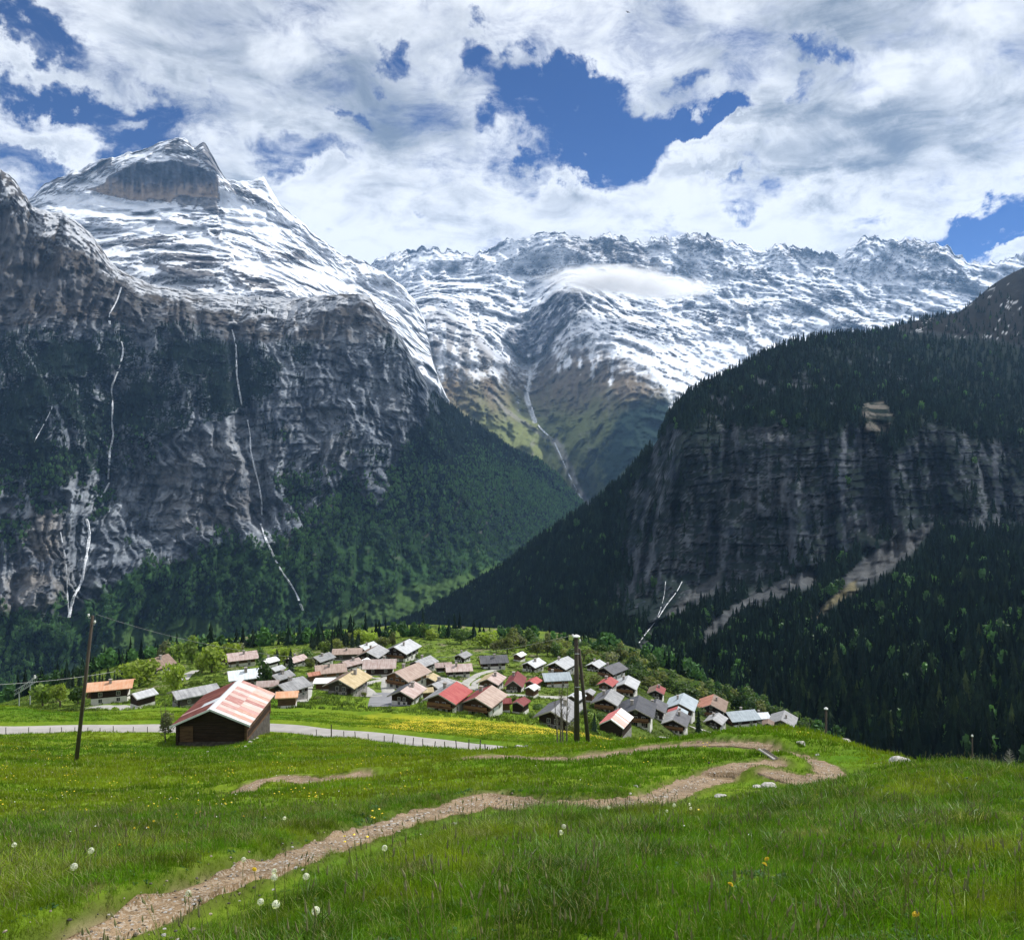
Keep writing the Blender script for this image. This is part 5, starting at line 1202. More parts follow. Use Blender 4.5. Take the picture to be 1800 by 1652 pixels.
H = [
 (195,1237,58,70,('orange',),'dark timber chalet with a bright orange roof at the village\'s left edge',dict(wood='dark',pitch=15,storeys=2,wh=3.6,balcony=True)),
 (251,1243,32,35,('lgrey',),'small open shed with pale roof right of the orange roofed chalet',dict(storeys=1,wood='dark',balcony=False,chim=False,win=False,cat='shed',name='shed')),
 (278,1184,34,20,('brown',),'dark brown chalet with steep roof among the trees at upper left',dict(wood='dark',pitch=38,plinth='plaster')),
 (342,1243,62,50,('grey',),'long low grey roofed building just behind the barn',dict(storeys=1,wood='grey',plinth='stone',lr=1.6,balcony=False,chim=False,pitch=18)),
 (430,1207,46,65,('bwhite',),'house with a pale blue metal roof behind the barn',dict(wood='brown',balcony=False,pitch=26)),
 (425,1172,42,62,('pink',),'pink roofed house behind the pale blue roof',dict(wood='brown')),
 (398,1166,18,15,('white',),'tiny white roofed hut left of the pink roofed house',dict(storeys=1,balcony=False,chim=False,win=False,name='hut',cat='hut')),
 (473,1174,23,35,('white',),'small white roofed house below the bright tree',dict(wood='dark')),
 (471,1222,28,78,('pink',),'low shed with striped pink roof right of the barn',dict(storeys=1,balcony=False,chim=False,win=False,name='shed',cat='shed')),
 (520,1172,28,35,('pink',),'pink gabled house half hidden by the narrow dark spruce',dict(wood='dark')),
 (486,1190,20,30,('lgrey',),'small pale grey roofed hut behind the grey gable',dict(storeys=1,wood='grey',balcony=False,chim=False,name='hut',cat='hut')),
 (493,1207,32,32,('grey',),'grey roofed dark house left of the lane with the cypress row',dict(wood='dark')),
 (512,1229,46,35,('grey',),'wide grey gabled house beside the small orange roof',dict(wood='dark',plinth='stone')),
 (505,1244,28,80,('orange',),'low shed with orange roof at the top of the meadow',dict(storeys=1,balcony=False,chim=False,win=False,name='shed',cat='shed')),
 (565,1171,31,30,('grey',),'grey roofed chalet with white gable left of the long flat roof',dict(wood='dark',plinth='plaster')),
 (611,1161,38,82,('pbrown',),'long brownish roofed building on the upper rim of the village',dict(wood='grey',storeys=1,pitch=12,wh=4.0,balcony=False)),
 (616,1179,30,40,('red','pink'),'bright red roofed house below the long brownish roof',dict(wood='brown')),
 (581,1195,42,72,('pbrown',),'brownish roofed chalet with balcony beside the small red shed',dict(wood='warm')),
 (551,1200,18,60,('rust',),'small red orange roofed shed left of the brownish chalet',dict(storeys=1,balcony=False,chim=False,cat='shed',name='shed')),
 (573,1214,28,85,('white',),'white flat roofed annexe in front of the brownish chalet',dict(storeys=1,pitch=5,balcony=False,chim=False)),
 (612,1223,50,-28,('brown','tan'),'chalet with brown left slope and yellow right slope at the meadow edge',dict(wood='grey',plinth='stone',balcony=False)),
 (644,1151,30,30,('lgrey',),'pale grey roofed house at the top rim of the village',dict(wood='dark')),
 (655,1167,36,-25,('brown','grey'),'house with dark brown left and grey right roof near the top rim',dict(wood='dark')),
 (706,1163,46,-35,('dgrey','lgrey'),'large pale grey gabled chalet at the top of the village',dict(wood='dark')),
 (668,1187,40,85,('pink',),'low pink roofed house inside the looping lane',dict(wood='dark',balcony=False,storeys=1,wh=3.0)),
 (743,1181,36,30,('pbrown','grey'),'grey and pinkish gabled chalet right of the large top chalet',dict(wood='dark')),
 (715,1211,56,28,('pbrown',),'largest pinkish brown chalet in the village centre beside the grey yard',dict(wood='warm')),
 (806,1190,34,80,('pink',),'tall pink roofed chalet on the grassy corner of the lane',dict(wood='dark')),
 (779,1182,22,80,('pink',),'low pink roofed wing left of the tall pink chalet',dict(wood='dark',storeys=1,balcony=False,chim=False)),
 (813,1164,22,25,('grey',),'grey roofed house just behind the tall pink chalet',dict(wood='dark')),
 (867,1176,36,80,('dgrey',),'dark grey roofed chalet right of the upper meadow',dict(wood='dark')),
 (913,1162,17,30,('white',),'tiny white roofed hut below the scrub belt',dict(storeys=1,balcony=False,chim=False,name='hut',cat='hut')),
 (937,1181,31,32,('lgrey',),'pale grey gabled house right of the tall red roof',dict(wood='dark')),
 (906,1217,27,8,('dred','dred'),'narrow house with a long dark red roof beside the lane',dict(wood='grey',plinth='plaster',lr=2.0,pitch=35,balcony=False)),
 (987,1186,40,30,('lgrey',),'pale grey roofed house left of the double pole top',dict(wood='dark')),
 (977,1207,36,80,('bgrey',),'blue grey roofed chalet with reddish gable by the lane end',dict(wood='warm')),
 (937,1214,22,25,('red',),'small bright red gabled shed right of the long red roof',dict(storeys=1,balcony=False,chim=False,cat='shed',name='shed')),
 (935,1226,19,28,('white',),'tiny white roofed shed on the lower side of the lane',dict(storeys=1,balcony=False,chim=False,win=False,cat='shed',name='shed')),
 (864,1213,34,-30,('tan','pink'),'beige roofed house inside the bend of the lane',dict(wood='brown')),
 (716,1239,42,-30,('slate','pink'),'house with dark left slope and pink right slope at the yard corner',dict(wood='dark')),
 (748,1232,20,75,('tan',),'low beige roofed shed between two houses by the yard',dict(storeys=1,balcony=False,chim=False,cat='shed',name='shed')),
 (773,1224,36,32,('grey',),'grey roofed house behind the grey and red roof',dict(wood='dark')),
 (787,1251,56,-35,('grey','red'),'house with grey left slope and coral red right slope above the yellow meadow',dict(wood='brown')),
 (850,1257,56,-38,('dred','pbrown'),'house with dark red left slope and pale right slope above the yellow meadow',dict(wood='brown')),
 (883,1252,22,82,('dred',),'low dark red roofed shed right of the red and pale house',dict(storeys=1,balcony=False,chim=False,win=False,cat='shed',name='shed')),
 (915,1255,24,25,('dred',),'small brown hut with dull red gable roof alone on the lower slope',dict(storeys=1,wood='dark',balcony=False,chim=False,win=False,cat='hut',name='hut')),
 (1047,1181,26,30,('lgrey',),'pale grey roofed house right of the double pole top',dict(wood='dark')),
 (1075,1194,40,40,('dgrey',),'dark grey roofed house below the wood edge',dict(wood='dark')),
 (1068,1216,27,25,('red',),'house with a bright red gable roof below the wood edge',dict(wood='brown')),
 (1101,1222,36,-30,('lgrey',),'pale roofed house touching the bright red gable',dict(wood='dark')),
 (1068,1251,42,-35,('dgrey','grey'),'dark grey gabled house behind the bright red striped barn',dict(wood='dark')),
 (1012,1243,26,30,('lgrey',),'pale roofed house behind the double pole',dict(wood='grey')),
 (1035,1234,16,20,('grey',),'narrow grey hut right of the double pole',dict(storeys=1,balcony=False,chim=False,win=False,cat='hut',name='hut')),
 (982,1282,60,-42,('dgrey','grey'),'big grey roofed house behind the bare saplings',dict(wood='dark',balcony=False,plinth='stone')),
 (1120,1276,52,-25,('slate',),'slate black roofed house behind the red striped barn',dict(wood='dark')),
 (1152,1262,34,-30,('slate','dgrey'),'second slate roofed house right of the first one',dict(wood='dark')),
 (1154,1228,25,-30,('brown','dred'),'small dull red roofed house at the wood edge',dict(wood='dark')),
 (1198,1262,46,-35,('bgrey',),'large blue grey roofed house at the wood edge',dict(wood='grey')),
 (1190,1272,30,-30,('red','bgrey'),'house with dark red left slope in front of the blue grey roof',dict(wood='brown')),
 (1187,1288,42,-35,('grey','dgrey'),'grey gabled house nearest the knoll on the right',dict(wood='dark')),
 (1252,1264,46,-35,('rust','brown'),'rusty brown roofed house at the dark wood edge',dict(wood='dark')),
 (1258,1281,32,30,('grey',),'small grey gabled house in front of the rusty roof',dict(wood='dark',balcony=False)),
 (1301,1279,44,75,('bgrey',),'blue grey roofed house on the right behind the knoll',dict(wood='dark')),
 (1333,1271,26,80,('bwhite',),'pale blue roofed house right of the blue grey roof',dict(wood='grey')),
 (1376,1289,44,-45,('grey',),'grey roofed house peeping over the knoll',dict(wood='grey')),
 (1404,1287,24,-40,('dgrey',),'rightmost dark grey roof at the end of the village',dict(wood='dark')),
 (522,1212,18,50,('grey',),'tiny grey shed beside the wide grey gable',dict(storeys=1,balcony=False,chim=False,win=False,cat='shed',name='shed')),
 (595,1160,16,30,('lgrey',),'tiny pale roofed shed at the left end of the flat roof',dict(storeys=1,balcony=False,chim=False,win=False,cat='shed',name='shed')),
 (640,1174,16,20,('white',),'small white lean-to in the upper village between brown roofs',dict(storeys=1,balcony=False,chim=False,win=False,cat='shed',name='shed')),
 (757,1208,20,-20,('tan',),'small sandy roofed hut right of the largest chalet',dict(storeys=1,balcony=False,chim=False,win=False,cat='hut',name='hut')),
 (808,1228,18,20,('brown',),'small brown shed behind the coral roof',dict(storeys=1,balcony=False,chim=False,win=False,cat='shed',name='shed')),
 (1350,1284,18,20,('brown',),'small brown shed below the pale blue roof',dict(storeys=1,balcony=False,chim=False,win=False,cat='shed',name='shed')),
]
for px, py, w, yaw, roofs, lab, kw in H: house(px, py, w, yaw if yaw > 0 else -.55*yaw, roofs, lab, **kw)

# lanes and yards of the village
M_yard = simple('yard', (.20,.20,.21), .9, .15, .3)
for L, w, nm, lb in LANES: strip(nm, L, w/2, M_yard if 'grey' in lb and nm == 'yard' else M_lane, .12, 9, .08, .3, -.3, lb)

# ---------------------------------------------------------------- red striped barn beyond the meadow edge
def sheet_roof(parent, X, Y, hh, rz, ov, ovy, spec_left, spec_right, cols, rows, tint, lift=.0):
    """roof of separate metal sheets lying in rows down each slope"""
    tp = (rz-hh)/X
    for sgn, spec in ((-1, spec_left), (1, spec_right)):
        xe = X+ov; run = xe/rows
        for r in range(rows):
            for c in range(cols):
                y0 = -Y-ovy + (2*Y+2*ovy)*c/cols; y1 = -Y-ovy + (2*Y+2*ovy)*(c+1)/cols
                xa = sgn*(r*run - (.10 if r else 0)); xb = sgn*((r+1)*run)
                za = rz - abs(xa)*tp + .05 + .006*(r % 2 == 0); zb = rz - abs(xb)*tp + .05 + .006*(r % 2 == 0)
                j = .012*(c % 2)
                n = 3; mb = MB()
                # corrugated: folded strips running down the slope
                for q in range(n):
                    ya = y0 + (y1-y0)*q/n; yb = y0 + (y1-y0)*(q+1)/n; ym = (ya+yb)/2
                    k = len(mb.v)
                    mb.v += [(xa,ya,za+j),(xb,ya,zb+j),(xb,ym,zb+j+.035),(xa,ym,za+j+.035),(xb,yb,zb+j),(xa,yb,za+j)]
                    mb.f += [(k,k+1,k+2,k+3),(k+3,k+2,k+4,k+5)]; mb.m += [0, 0]
                key = spec(r, c, rnd)
                mb.build('roof_sheet', [tint[key]], parent)
def metal_mat(key, a, b2):
    def bld(t, p, o):
        co = t.add('ShaderNodeTexCoord').outputs['Object']; oi = t.add('ShaderNodeObjectInfo')
        n = t.noise(t.vmath('MULTIPLY', co, (.8, 3.5, 1)), 1.6, 7, .7, .3)
        r = t.ss(oi.outputs['Random'], 0, 1, -.10, .10)
        t.l.new(t.mix(t.ss(t.math('ADD', n, r), .40, .60), a, b2), p.inputs['Base Color']); p.inputs['Roughness'].default_value = .6; p.inputs['Specular IOR Level'].default_value = .3
    return principled('metal_' + key, bld)
MT = {'pink': metal_mat('pink', (.36,.16,.14), (.48,.29,.26)), 'salmon': metal_mat('salmon', (.46,.25,.19), (.58,.42,.36)), 'pale': metal_mat('pale', (.50,.38,.34), (.60,.54,.51)),
      'rust': metal_mat('rust', (.13,.032,.022), (.22,.070,.050)), 'zinc': metal_mat('zinc', (.50,.52,.54), (.62,.64,.66)), 'coral': metal_mat('coral', (.60,.14,.14), (.68,.24,.22)), 'rwhite': metal_mat('rwhite', (.62,.60,.58), (.74,.73,.72))}
def barn():
    d0 = 82.0; x0 = (369-900)/F*d0; zb = float(base_z(np.array([x0]), np.array([d0]))[0])
    ridge = (HZ-1244)/F*d0; X = 3.45; hh = (HZ-1272)/F*d0 - zb + .15; Lr = 9.2; Y = Lr/2
    b = empty('barn', (x0, d0+Y, zb), R_(2.5), 'large dark timber barn with rusty pink metal roof beside the road', 'barn')
    rz = ridge - zb; tp = (rz-hh)/X
    # log walls: each course its own beam
    nlog = 9; hl = (hh-.35)/nlog
    for i in range(nlog):
        z0 = .35+i*hl; j = rnd.uniform(-.02, .02)
        me = MB().box((-X,-Y-.07+j,z0), (X,-Y+.07+j,z0+hl-.035)); me.build('log', [WM['dark']], b)
        MB().box((X-.07+j,-Y+.072,z0), (X+.07+j,Y-.072,z0+hl-.035)).build('log', [WM['dark'] if i % 4 else WM['brown']], b)
        MB().box((-X-.07+j,-Y+.072,z0), (-X+.07+j,Y-.072,z0+hl-.035)).build('log', [WM['dark']], b)
    for i in range(16):      # upright boards of the gable
        xa = -X + 2*X*i/16; xb = xa + 2*X/16 - .02; xm = max(abs(xa), abs(xb)); top = rz - xm*tp - .02
        if top > hh+.02: MB().box((xa,-Y-.05-rnd.uniform(0,.015),hh+.002), (xb,-Y-.02,top)).build('gable_board', [WM['dark']], b)
    MB().box((-X+.08,-Y+.10,.0), (X-.08,Y-.10,hh)).hexa([(-X+.1,-Y+.02,hh+.01),(0,-Y+.02,rz-.05),(X-.1,-Y+.02,hh+.01)][::-1], [(-X+.1,Y-.02,hh+.01),(0,Y-.02,rz-.05),(X-.1,Y-.02,hh+.01)][::-1]).build('inner_wall', [WM['dark']], b)
    MB().box((-X-.04,-Y-.08,-2.2), (X+.04,Y+.08,.34)).build('plinth', [simple('dark_stone_wall', (.07,.06,.052), .95, .4, 2.5, .5)], b)
    MB().box((-X+.3,-Y-.16,.40), (-X+1.6,-Y-.11,2.0)).build('door', [WM['brown']], b)
    for sx in (-1, 1):
        for sy in (-1, 1): MB().box((sx*X-.12, sy*Y-.12 - (.05 if sy < 0 else -.05), .1), (sx*X+.12, sy*Y+.12 - (.05 if sy < 0 else -.05), hh-.02)).build('corner_post', [WM['brown'] if sx > 0 else WM['dark']], b)
    ov, ovy = .55, .65
    def left(r, c, q): return 'rust' if not (c == 4 or (c == 5 and r == 0)) else ('pink' if r else 'zinc')
    def right(r, c, q):
        if c in (0,): return 'pale'
        if r == 0: return ['pale','pink','pale','pink','pale','pink','pink','pale','pink','pale','pink','pale','pale','pink'][c % 14]
        return ['pale','salmon','pale','salmon','pink','salmon','pale','pink','salmon','pale','salmon','salmon','pale','salmon'][c % 14]
    sheet_roof(b, X, Y, hh, rz, ov, ovy, left, right, 14, 2, MT)
    bd = MB()
    for sgn in (-1, 1): slope(bd, 0, rz-.06, sgn*(X+ov-.02), hh-(ov-.02)*tp-.06, -Y-ovy+.05, Y+ovy-.05, .07)
    bd.build('roof_boarding', [WM['grey']], b)
    for sgn in (-1, 1):
        e = [(0,-Y-ovy-.05,rz-.08),(sgn*(X+ov+.02),-Y-ovy-.05,hh-ov*tp-.08),(sgn*(X+ov+.02),-Y-ovy+.02,hh-ov*tp-.08),(0,-Y-ovy+.02,rz-.08)]
        t_ = [(q[0],q[1],q[2]+.20) for q in e]
        MB().hexa(e if sgn > 0 else e[::-1], t_ if sgn > 0 else t_[::-1]).build('bargeboard', [MT['zinc']], b)
    # ridge cap and a zinc strip
    for sgn in (-1, 1):
        cp = MB(); slope(cp, 0, rz+.10, sgn*.34, rz-.34*tp+.10, -Y-ovy-.03, Y+ovy+.03, .02); cp.build('ridge_cap', [MT['zinc']], b)
barn()
def red_barn():
    d0 = hit0(1100, 1297, 150) or 165; x0 = (1090-900)/F*d0; zb = float(base_z(np.array([x0]), np.array([d0]))[0])
    s = d0/165; X = 2.35*s; Y = 3.5*s; hh = 1.9*s; rz = hh+1.35*s
    b = empty('striped_barn', (x0-.4, d0+3.4*s, zb+.2), R_(-24), 'barn with coral left slope and orange and white striped right slope', 'barn')
    MB().hexa([(-X,-Y,-.3),(X,-Y,-.3),(X,-Y,hh),(0,-Y,rz),(-X,-Y,hh)][::-1], [(-X,Y,-.3),(X,Y,-.3),(X,Y,hh),(0,Y,rz),(-X,Y,hh)][::-1]).build('wall', [WM['dark']], b)
    MB().box((-X-.04,-Y-.04,-3), (X+.04,Y+.04,-.3)).build('plinth', [M_stone], b)
    order = ['rwhite','salmon','salmon','pale','salmon','rwhite','salmon','rwhite','rwhite','rwhite','rwhite','rwhite']
    sheet_roof(b, X, Y, hh, rz, .45*s, .4*s, lambda r, c, q: 'coral', lambda r, c, q: order[c], 12, 1, MT)
    bd = MB(); tp = (rz-hh)/X
    for sgn in (-1, 1): slope(bd, 0, rz-.06, sgn*(X+.4*s), hh-.4*s*tp-.06, -Y-.35*s, Y+.35*s, .07)
    bd.build('roof_boarding', [WM['grey']], b)
    for sgn in (-1, 1):
        e = [(0,-Y-.45*s,rz-.08),(sgn*(X+.47*s),-Y-.45*s,hh-.47*s*tp-.08),(sgn*(X+.47*s),-Y-.40*s,hh-.47*s*tp-.08),(0,-Y-.40*s,rz-.08)]; t_ = [(q[0],q[1],q[2]+.22) for q in e]
        MB().hexa(e if sgn > 0 else e[::-1], t_ if sgn > 0 else t_[::-1]).build('bargeboard', [MT['rwhite']], b)
red_barn()
# ---------------------------------------------------------------- poles, fences, wires
M_pole = simple('pole_wood', (.060,.048,.038), .9, .3, 3.0, .4, stretch=(1,1,.15))
M_ceramic = simple('insulator', (.72,.72,.70), .35, .05)
M_steel = simple('galvanised_steel', (.32,.34,.36), .5, .15, 2.0)
M_wire = simple('wire', (.42,.42,.42), .6, .1)
def pt(px, py, d): return np.array([(px-900)/F*d, d, (HZ-py)/F*d])
def pole(name, label, base, top, r0, r1, cap=True, arms=True, extra=None):
    o = empty(name, tuple(base), 0, label, 'pole'); v = top-base
    MB().tube([(0,0,0)-v/np.linalg.norm(v)*.6, v*.5, v], [r0, (r0+r1)/2, r1], 10).build('pole', [M_pole], o, smooth=True)
    if arms:
        for k, sx in ((.985, -1), (.94, 1)):
            q = v*k; MB().tube([q, q+np.array([sx*.22,-.05,0]), q+np.array([sx*.22,-.05,.12])], [.018,.018,.018], 5).build('bracket', [M_steel], o)
            i_ = MB(); b0 = q+np.array([sx*.22,-.05,.10]); i_.tube([b0, b0+[0,0,.05], b0+[0,0,.1], b0+[0,0,.16]], [.05,.075,.05,.06], 8); i_.build('insulator', [M_ceramic], o, smooth=True)
    if cap: MB().tube([v, v+np.array([0,0,.05]), v+np.array([0,0,.14])], [r1*2.0, r1*2.0, .04], 8).build('cap', [M_ceramic], o)
    return o
b0 = ground_at(134, 1341, 40); t0 = pt(163, 1082, b0[1]); PT1 = t0
pole('power_pole', 'slim dark wooden pole leaning right in the left meadow', b0, t0, .13, .085, cap=False)
b1 = pt(1014, 1316, 50); b1[2] = float(ground_z(np.array([b1[0]]), np.array([b1[1]]))[0]); t1 = pt(1013, 1119, 50)
a = pole('double_pole', 'dark double wooden pole with a white cap standing behind the trail', b1, t1, .19, .12)
b2 = pt(1036, 1316, 50.5); b2[2] = float(ground_z(np.array([b2[0]]), np.array([b2[1]]))[0])
MB().tube([b2-b1-np.array([0,0,.5]), pt(1018,1140,50.2)-b1], [.14,.09], 9).build('strut', [M_pole], a, smooth=True)
for k in (.55, .85):
    MB().tube([(t1-b1)*k + np.array([-.1,-.13,0]), (t1-b1)*k + np.array([.34-.2*k,-.13,0])], [.035,.035], 6).build('cross_piece', [M_steel], a)
d3 = 58; b3 = pt(1451, 1320, d3); b3[2] = min(b3[2], float(ground_z(np.array([b3[0]]), np.array([b3[1]]))[0])); t3 = pt(1452, 1246, d3)
pole('far_pole', 'thin dark pole with white top rising behind the grassy knoll', b3, t3, .10, .075, arms=False)
d4 = 62; b4 = pt(1710, 1400, d4); b4[2] = min(b4[2], float(ground_z(np.array([b4[0]]), np.array([b4[1]]))[0])); t4 = pt(1709, 1294, d4)
pole('far_pole', 'thin dark pole with white top against the black forest on the right', b4, t4, .06, .045, arms=False)
def cable(name, label, a, b, sag, r=.03, cat='cable'):
    pts = [a + (b-a)*f + np.array([0,0,-sag*4*f*(1-f)]) for f in np.linspace(0, 1, 24)]
    o = MB().tube([p-a for p in pts], r, 5).build(name, [M_wire], None, tuple(a), smooth=True); return tag(o, label, cat)
cable('cable', 'thin grey cable crossing behind the leaning pole towards the big bright tree', pt(-260,1206,150), pt(242,1172,245), 2.0, .045)
cable('power_wire', 'faint wire running left from the top of the double pole', t1 + np.array([-.2,0,.1]), PT1 + np.array([.2,0,.1]), 2.2, .006, 'wire')
# lattice ramp of the aerial cableway at the left edge
def cableway():
    p = pt(32, 1222, 215); o = empty('cableway_ramp', tuple(p), 0, 'grey steel lattice ramp of the aerial cableway at the left edge', 'cableway')
    A = np.array([-.5,0,.5]); B_ = pt(61,1193,215)-p
    for dy in (-1.0, 1.0):
        MB().tube([A+[0,dy,1.0], B_+[0,dy,.2]], .09, 6).build('rail', [M_steel], o); MB().tube([A+[0,dy,-.2], B_+[0,dy,-.9]], .09, 6).build('rail', [M_steel], o)
    for i in range(7):
        f = i/6; g = min(1, (i+.9)/6)
        for dy in (-1, 1): MB().tube([A+(B_-A)*f+[0,dy,-.4], A+(B_-A)*g+[0,dy,.6]], .05, 5).build('brace', [M_steel], o)
    for f in (.15, .75): MB().tube([A+(B_-A)*f+[0,0,-.6], A+(B_-A)*f+[0,0,-7.5]], .14, 7).build('leg', [M_steel], o)
    MB().tube([B_+[0,0,.2], B_+[0,0,1.0]], [.25,.2], 8).build('cap', [M_ceramic], o)
cableway()
# fences on the lower side of the road
T = np.gradient(ROAD, axis=0); T /= np.linalg.norm(T, axis=1)[:, None]; Nn = np.stack([T[:, 1], -T[:, 0]], 1)
RE = ROAD + Nn*3.0; REpx = 900 + F*RE[:, 0]/RE[:, 1]
def fence(pxs, label, big=()):
    first = None; prev = None; root = None
    for i, px in enumerate(pxs):
        k = int(np.argmin(np.abs(REpx-px))); x, y = RE[k]; z = float(ground_z(np.array([x]), np.array([y]))[0])
        if root is None: root = empty('fence', (x, y, z), 0, label, 'fence'); o0 = np.array([x, y, z])
        q = np.array([x, y, z])-o0; h = 1.7 if px in big else rnd.uniform(.85, 1.15); r = .075 if px in big else .05
        lean = np.array([rnd.uniform(-.13, .13), rnd.uniform(-.1, .1), 0])
        MB().tube([q-[0,0,.4], q+lean+[0,0,h]], [r, r*.8], 6).build('post', [M_pole], root)
        top = q+lean*.8+[0,0,min(h, 1)*.8]
        if prev is not None:
            for dz in (0, -.35): MB().tube([prev+[0,0,dz], (prev+top)/2+[0,0,dz-.03], top+[0,0,dz]], .008, 4).build('wire', [M_wire], root)
        prev = top
fence([14,48,82,106,131,153,178,203,231,258], 'low wire fence with thin posts along the road left of the barn')
fence([556,580,606,629,650,673,688,708,722,743,762,782,803,823,842,862,880], 'low wire fence with thin posts along the road right of the barn', big=(580,))

# ---------------------------------------------------------------- stones
def rock_mesh(name, seed, n=2, flat=.6, mat=None):
    import bmesh
    bm = bmesh.new(); bmesh.ops.create_icosphere(bm, subdivisions=n, radius=1.0); q = random.Random(seed)
    pl = [(np.array([q.gauss(0,1), q.gauss(0,1), q.gauss(0,.7)])) for _ in range(7)]; pl = [(p/np.linalg.norm(p), q.uniform(.5, .85)) for p in pl]
    for v in bm.verts:
        p = np.array(v.co)
        for nrm, dd in pl:
            e = p @ nrm
            if e > dd: p = p - nrm*(e-dd)
        p = p*(1 + .05*q.uniform(-1, 1)); v.co = (p[0], p[1]*.85, p[2]*flat)
    me = bpy.data.meshes.new(name); bm.to_mesh(me); bm.free(); me.materials.append(mat); return me
M_stn = simple('limestone', (.42,.40,.37), .9, .3, 3.0, .6); M_stn2 = simple('dark_stone', (.085,.075,.065), .9, .35, 6.0, .5, rand=.4); M_stn3 = simple('tan_stone', (.36,.30,.235), .9, .3, 5.0, .5, rand=.35)
RK = [rock_mesh('stone', 20+i, 2, [.55,.4,.7,.3][i], M_stn) for i in range(4)]
RKs = [rock_mesh('pebble', 40+i, 1, [.5,.6,.4][i], [M_stn2, M_stn3, M_stn][i]) for i in range(3)]
def stone(px, py, wpx, label, me=None, dmin=2.0, cat='stone', group=None, rz=None, flat=1.0, name='stone', lift=.1):
    p = ground_at(px, py, dmin); s = wpx*p[1]/F/2
    o = link(name, me or rnd.choice(RK)); o.location = (p[0], p[1], p[2]+s*lift); o.scale = (s, s, s*flat); o.rotation_euler = (rnd.uniform(-.15,.15), rnd.uniform(-.15,.15), rnd.uniform(0,6.28) if rz is None else rz)
    return tag(o, label, cat, group)
stone(800,1440,24,'pale stone on the lower edge of the trail near the middle')
stone(871,1498,18,'pale stone in the grass below the middle of the trail')
stone(884,1396,15,'light stone on the upper edge of the trail by the grass tuft')
stone(1352,1373,34,'grey flat stone below the trail bend on the knoll')
stone(1330,1370,18,'smaller grey stone touching the flat stone below the trail bend')
stone(1385,1377,14,'small pale stone right of the flat grey stone')
stone(1267,1392,28,'long flat tan stone in the grass beside the trail', RK[3])
stone(1408,1314,22,'pale boulder beside the upper trail on the knoll')
stone(1437,1330,9,'small pale stone on the upper trail leg')
stone(1545,1336,20,'pale grey stone at the right foot of the knoll')
stone(912,1316,30,'grey slab of the stone pile left of the saplings', RK[3], 30)
stone(928,1319,26,'second slab of the stone pile left of the saplings', RK[1], 30)
stone(936,1322,18,'lowest slab of the stone pile left of the saplings', RK[3], 30)
stone(950,1320,12,'upright pale stone just right of the stone pile', RK[2], 30)
stone(1220,1345,10,'small dark stone lying on the trail before the bend', RKs[0])
for i, (px, py, w) in enumerate(((415,1324,10),(422,1318,8),(431,1313,9),(440,1306,9),(446,1300,7),(425,1327,7),(437,1318,6),(452,1297,7),(345,1322,9),(365,1324,8))):
    stone(px, py, w, 'pale rubble stone at the foot of the barn', group='rubble stones at the foot of the barn', dmin=60)
def outcrop(px, py, d, w, h, label, seed):
    p = pt(px, py, d); o = link('boulder', rock_mesh('boulder', seed, 3, .55, M_stn)); s = w*d/F/2
    o.location = (p[0], p[1], p[2]-h*.35); o.scale = (s, s*.9, h*1.3); o.rotation_euler = (0, .18, .3); tag(o, label, 'boulder')
outcrop(1484,1306,34,52,.55,'large pale grey boulder on the skyline right of the knoll',901)
outcrop(1584,1338,24,56,.36,'flat pale boulder on the skyline of the right hand meadow',902)
# loose stones along the trail
k = 0
for px, py, w in ((690,1449,9),(701,1457,9),(603,1475,8),(615,1472,7),(832,1410,9),(740,1428,9),(1046,1409,7),(986,1428,7),(950,1426,6),(1180,1399,6),(1193,1384,7),(1207,1373,7),(1218,1361,6),(1247,1349,8),(600,1478,6),(520,1518,9),(480,1540,8),(420,1558,9),(455,1549,8),(370,1580,9),(340,1600,12),(300,1612,10),(195,1605,16),(180,1613,10),(240,1622,12),(270,1606,9),(145,1640,14),(860,1420,6),(1100,1395,8),(1118,1398,10),(1108,1404,8),(1090,1400,8),(1310,1352,7),(1440,1352,6),(1455,1358,6),(1425,1345,6),(1290,1358,5),(560,1490,8),(640,1463,7),(900,1410,7),(925,1420,8),(790,1422,7)):
    w_ = 'the lower left stretch of the trail' if px < 560 else ('the middle stretch of the trail' if px < 1060 else 'the trail bend on the right'); stone(px, py, w, 'loose stone lying on '+w_, rnd.choice(RKs), group='loose stones on '+w_, lift=.25)
# wooden water bar across the bend
p = ground_at(1352, 1340, 6)
wb = empty('water_bar', tuple(p), 0, 'weathered wooden water bar at the bend of the trail', 'timber')
for i, dx in enumerate((-.16, 0, .16)):
    MB().tube([(dx*.45-.15,.25,.10),(dx*.45+.12,-.35,.02)], [.03,.034], 8, jit=.1, rnd=rnd).build('log', [M_stn if i == 0 else M_greywood], wb)

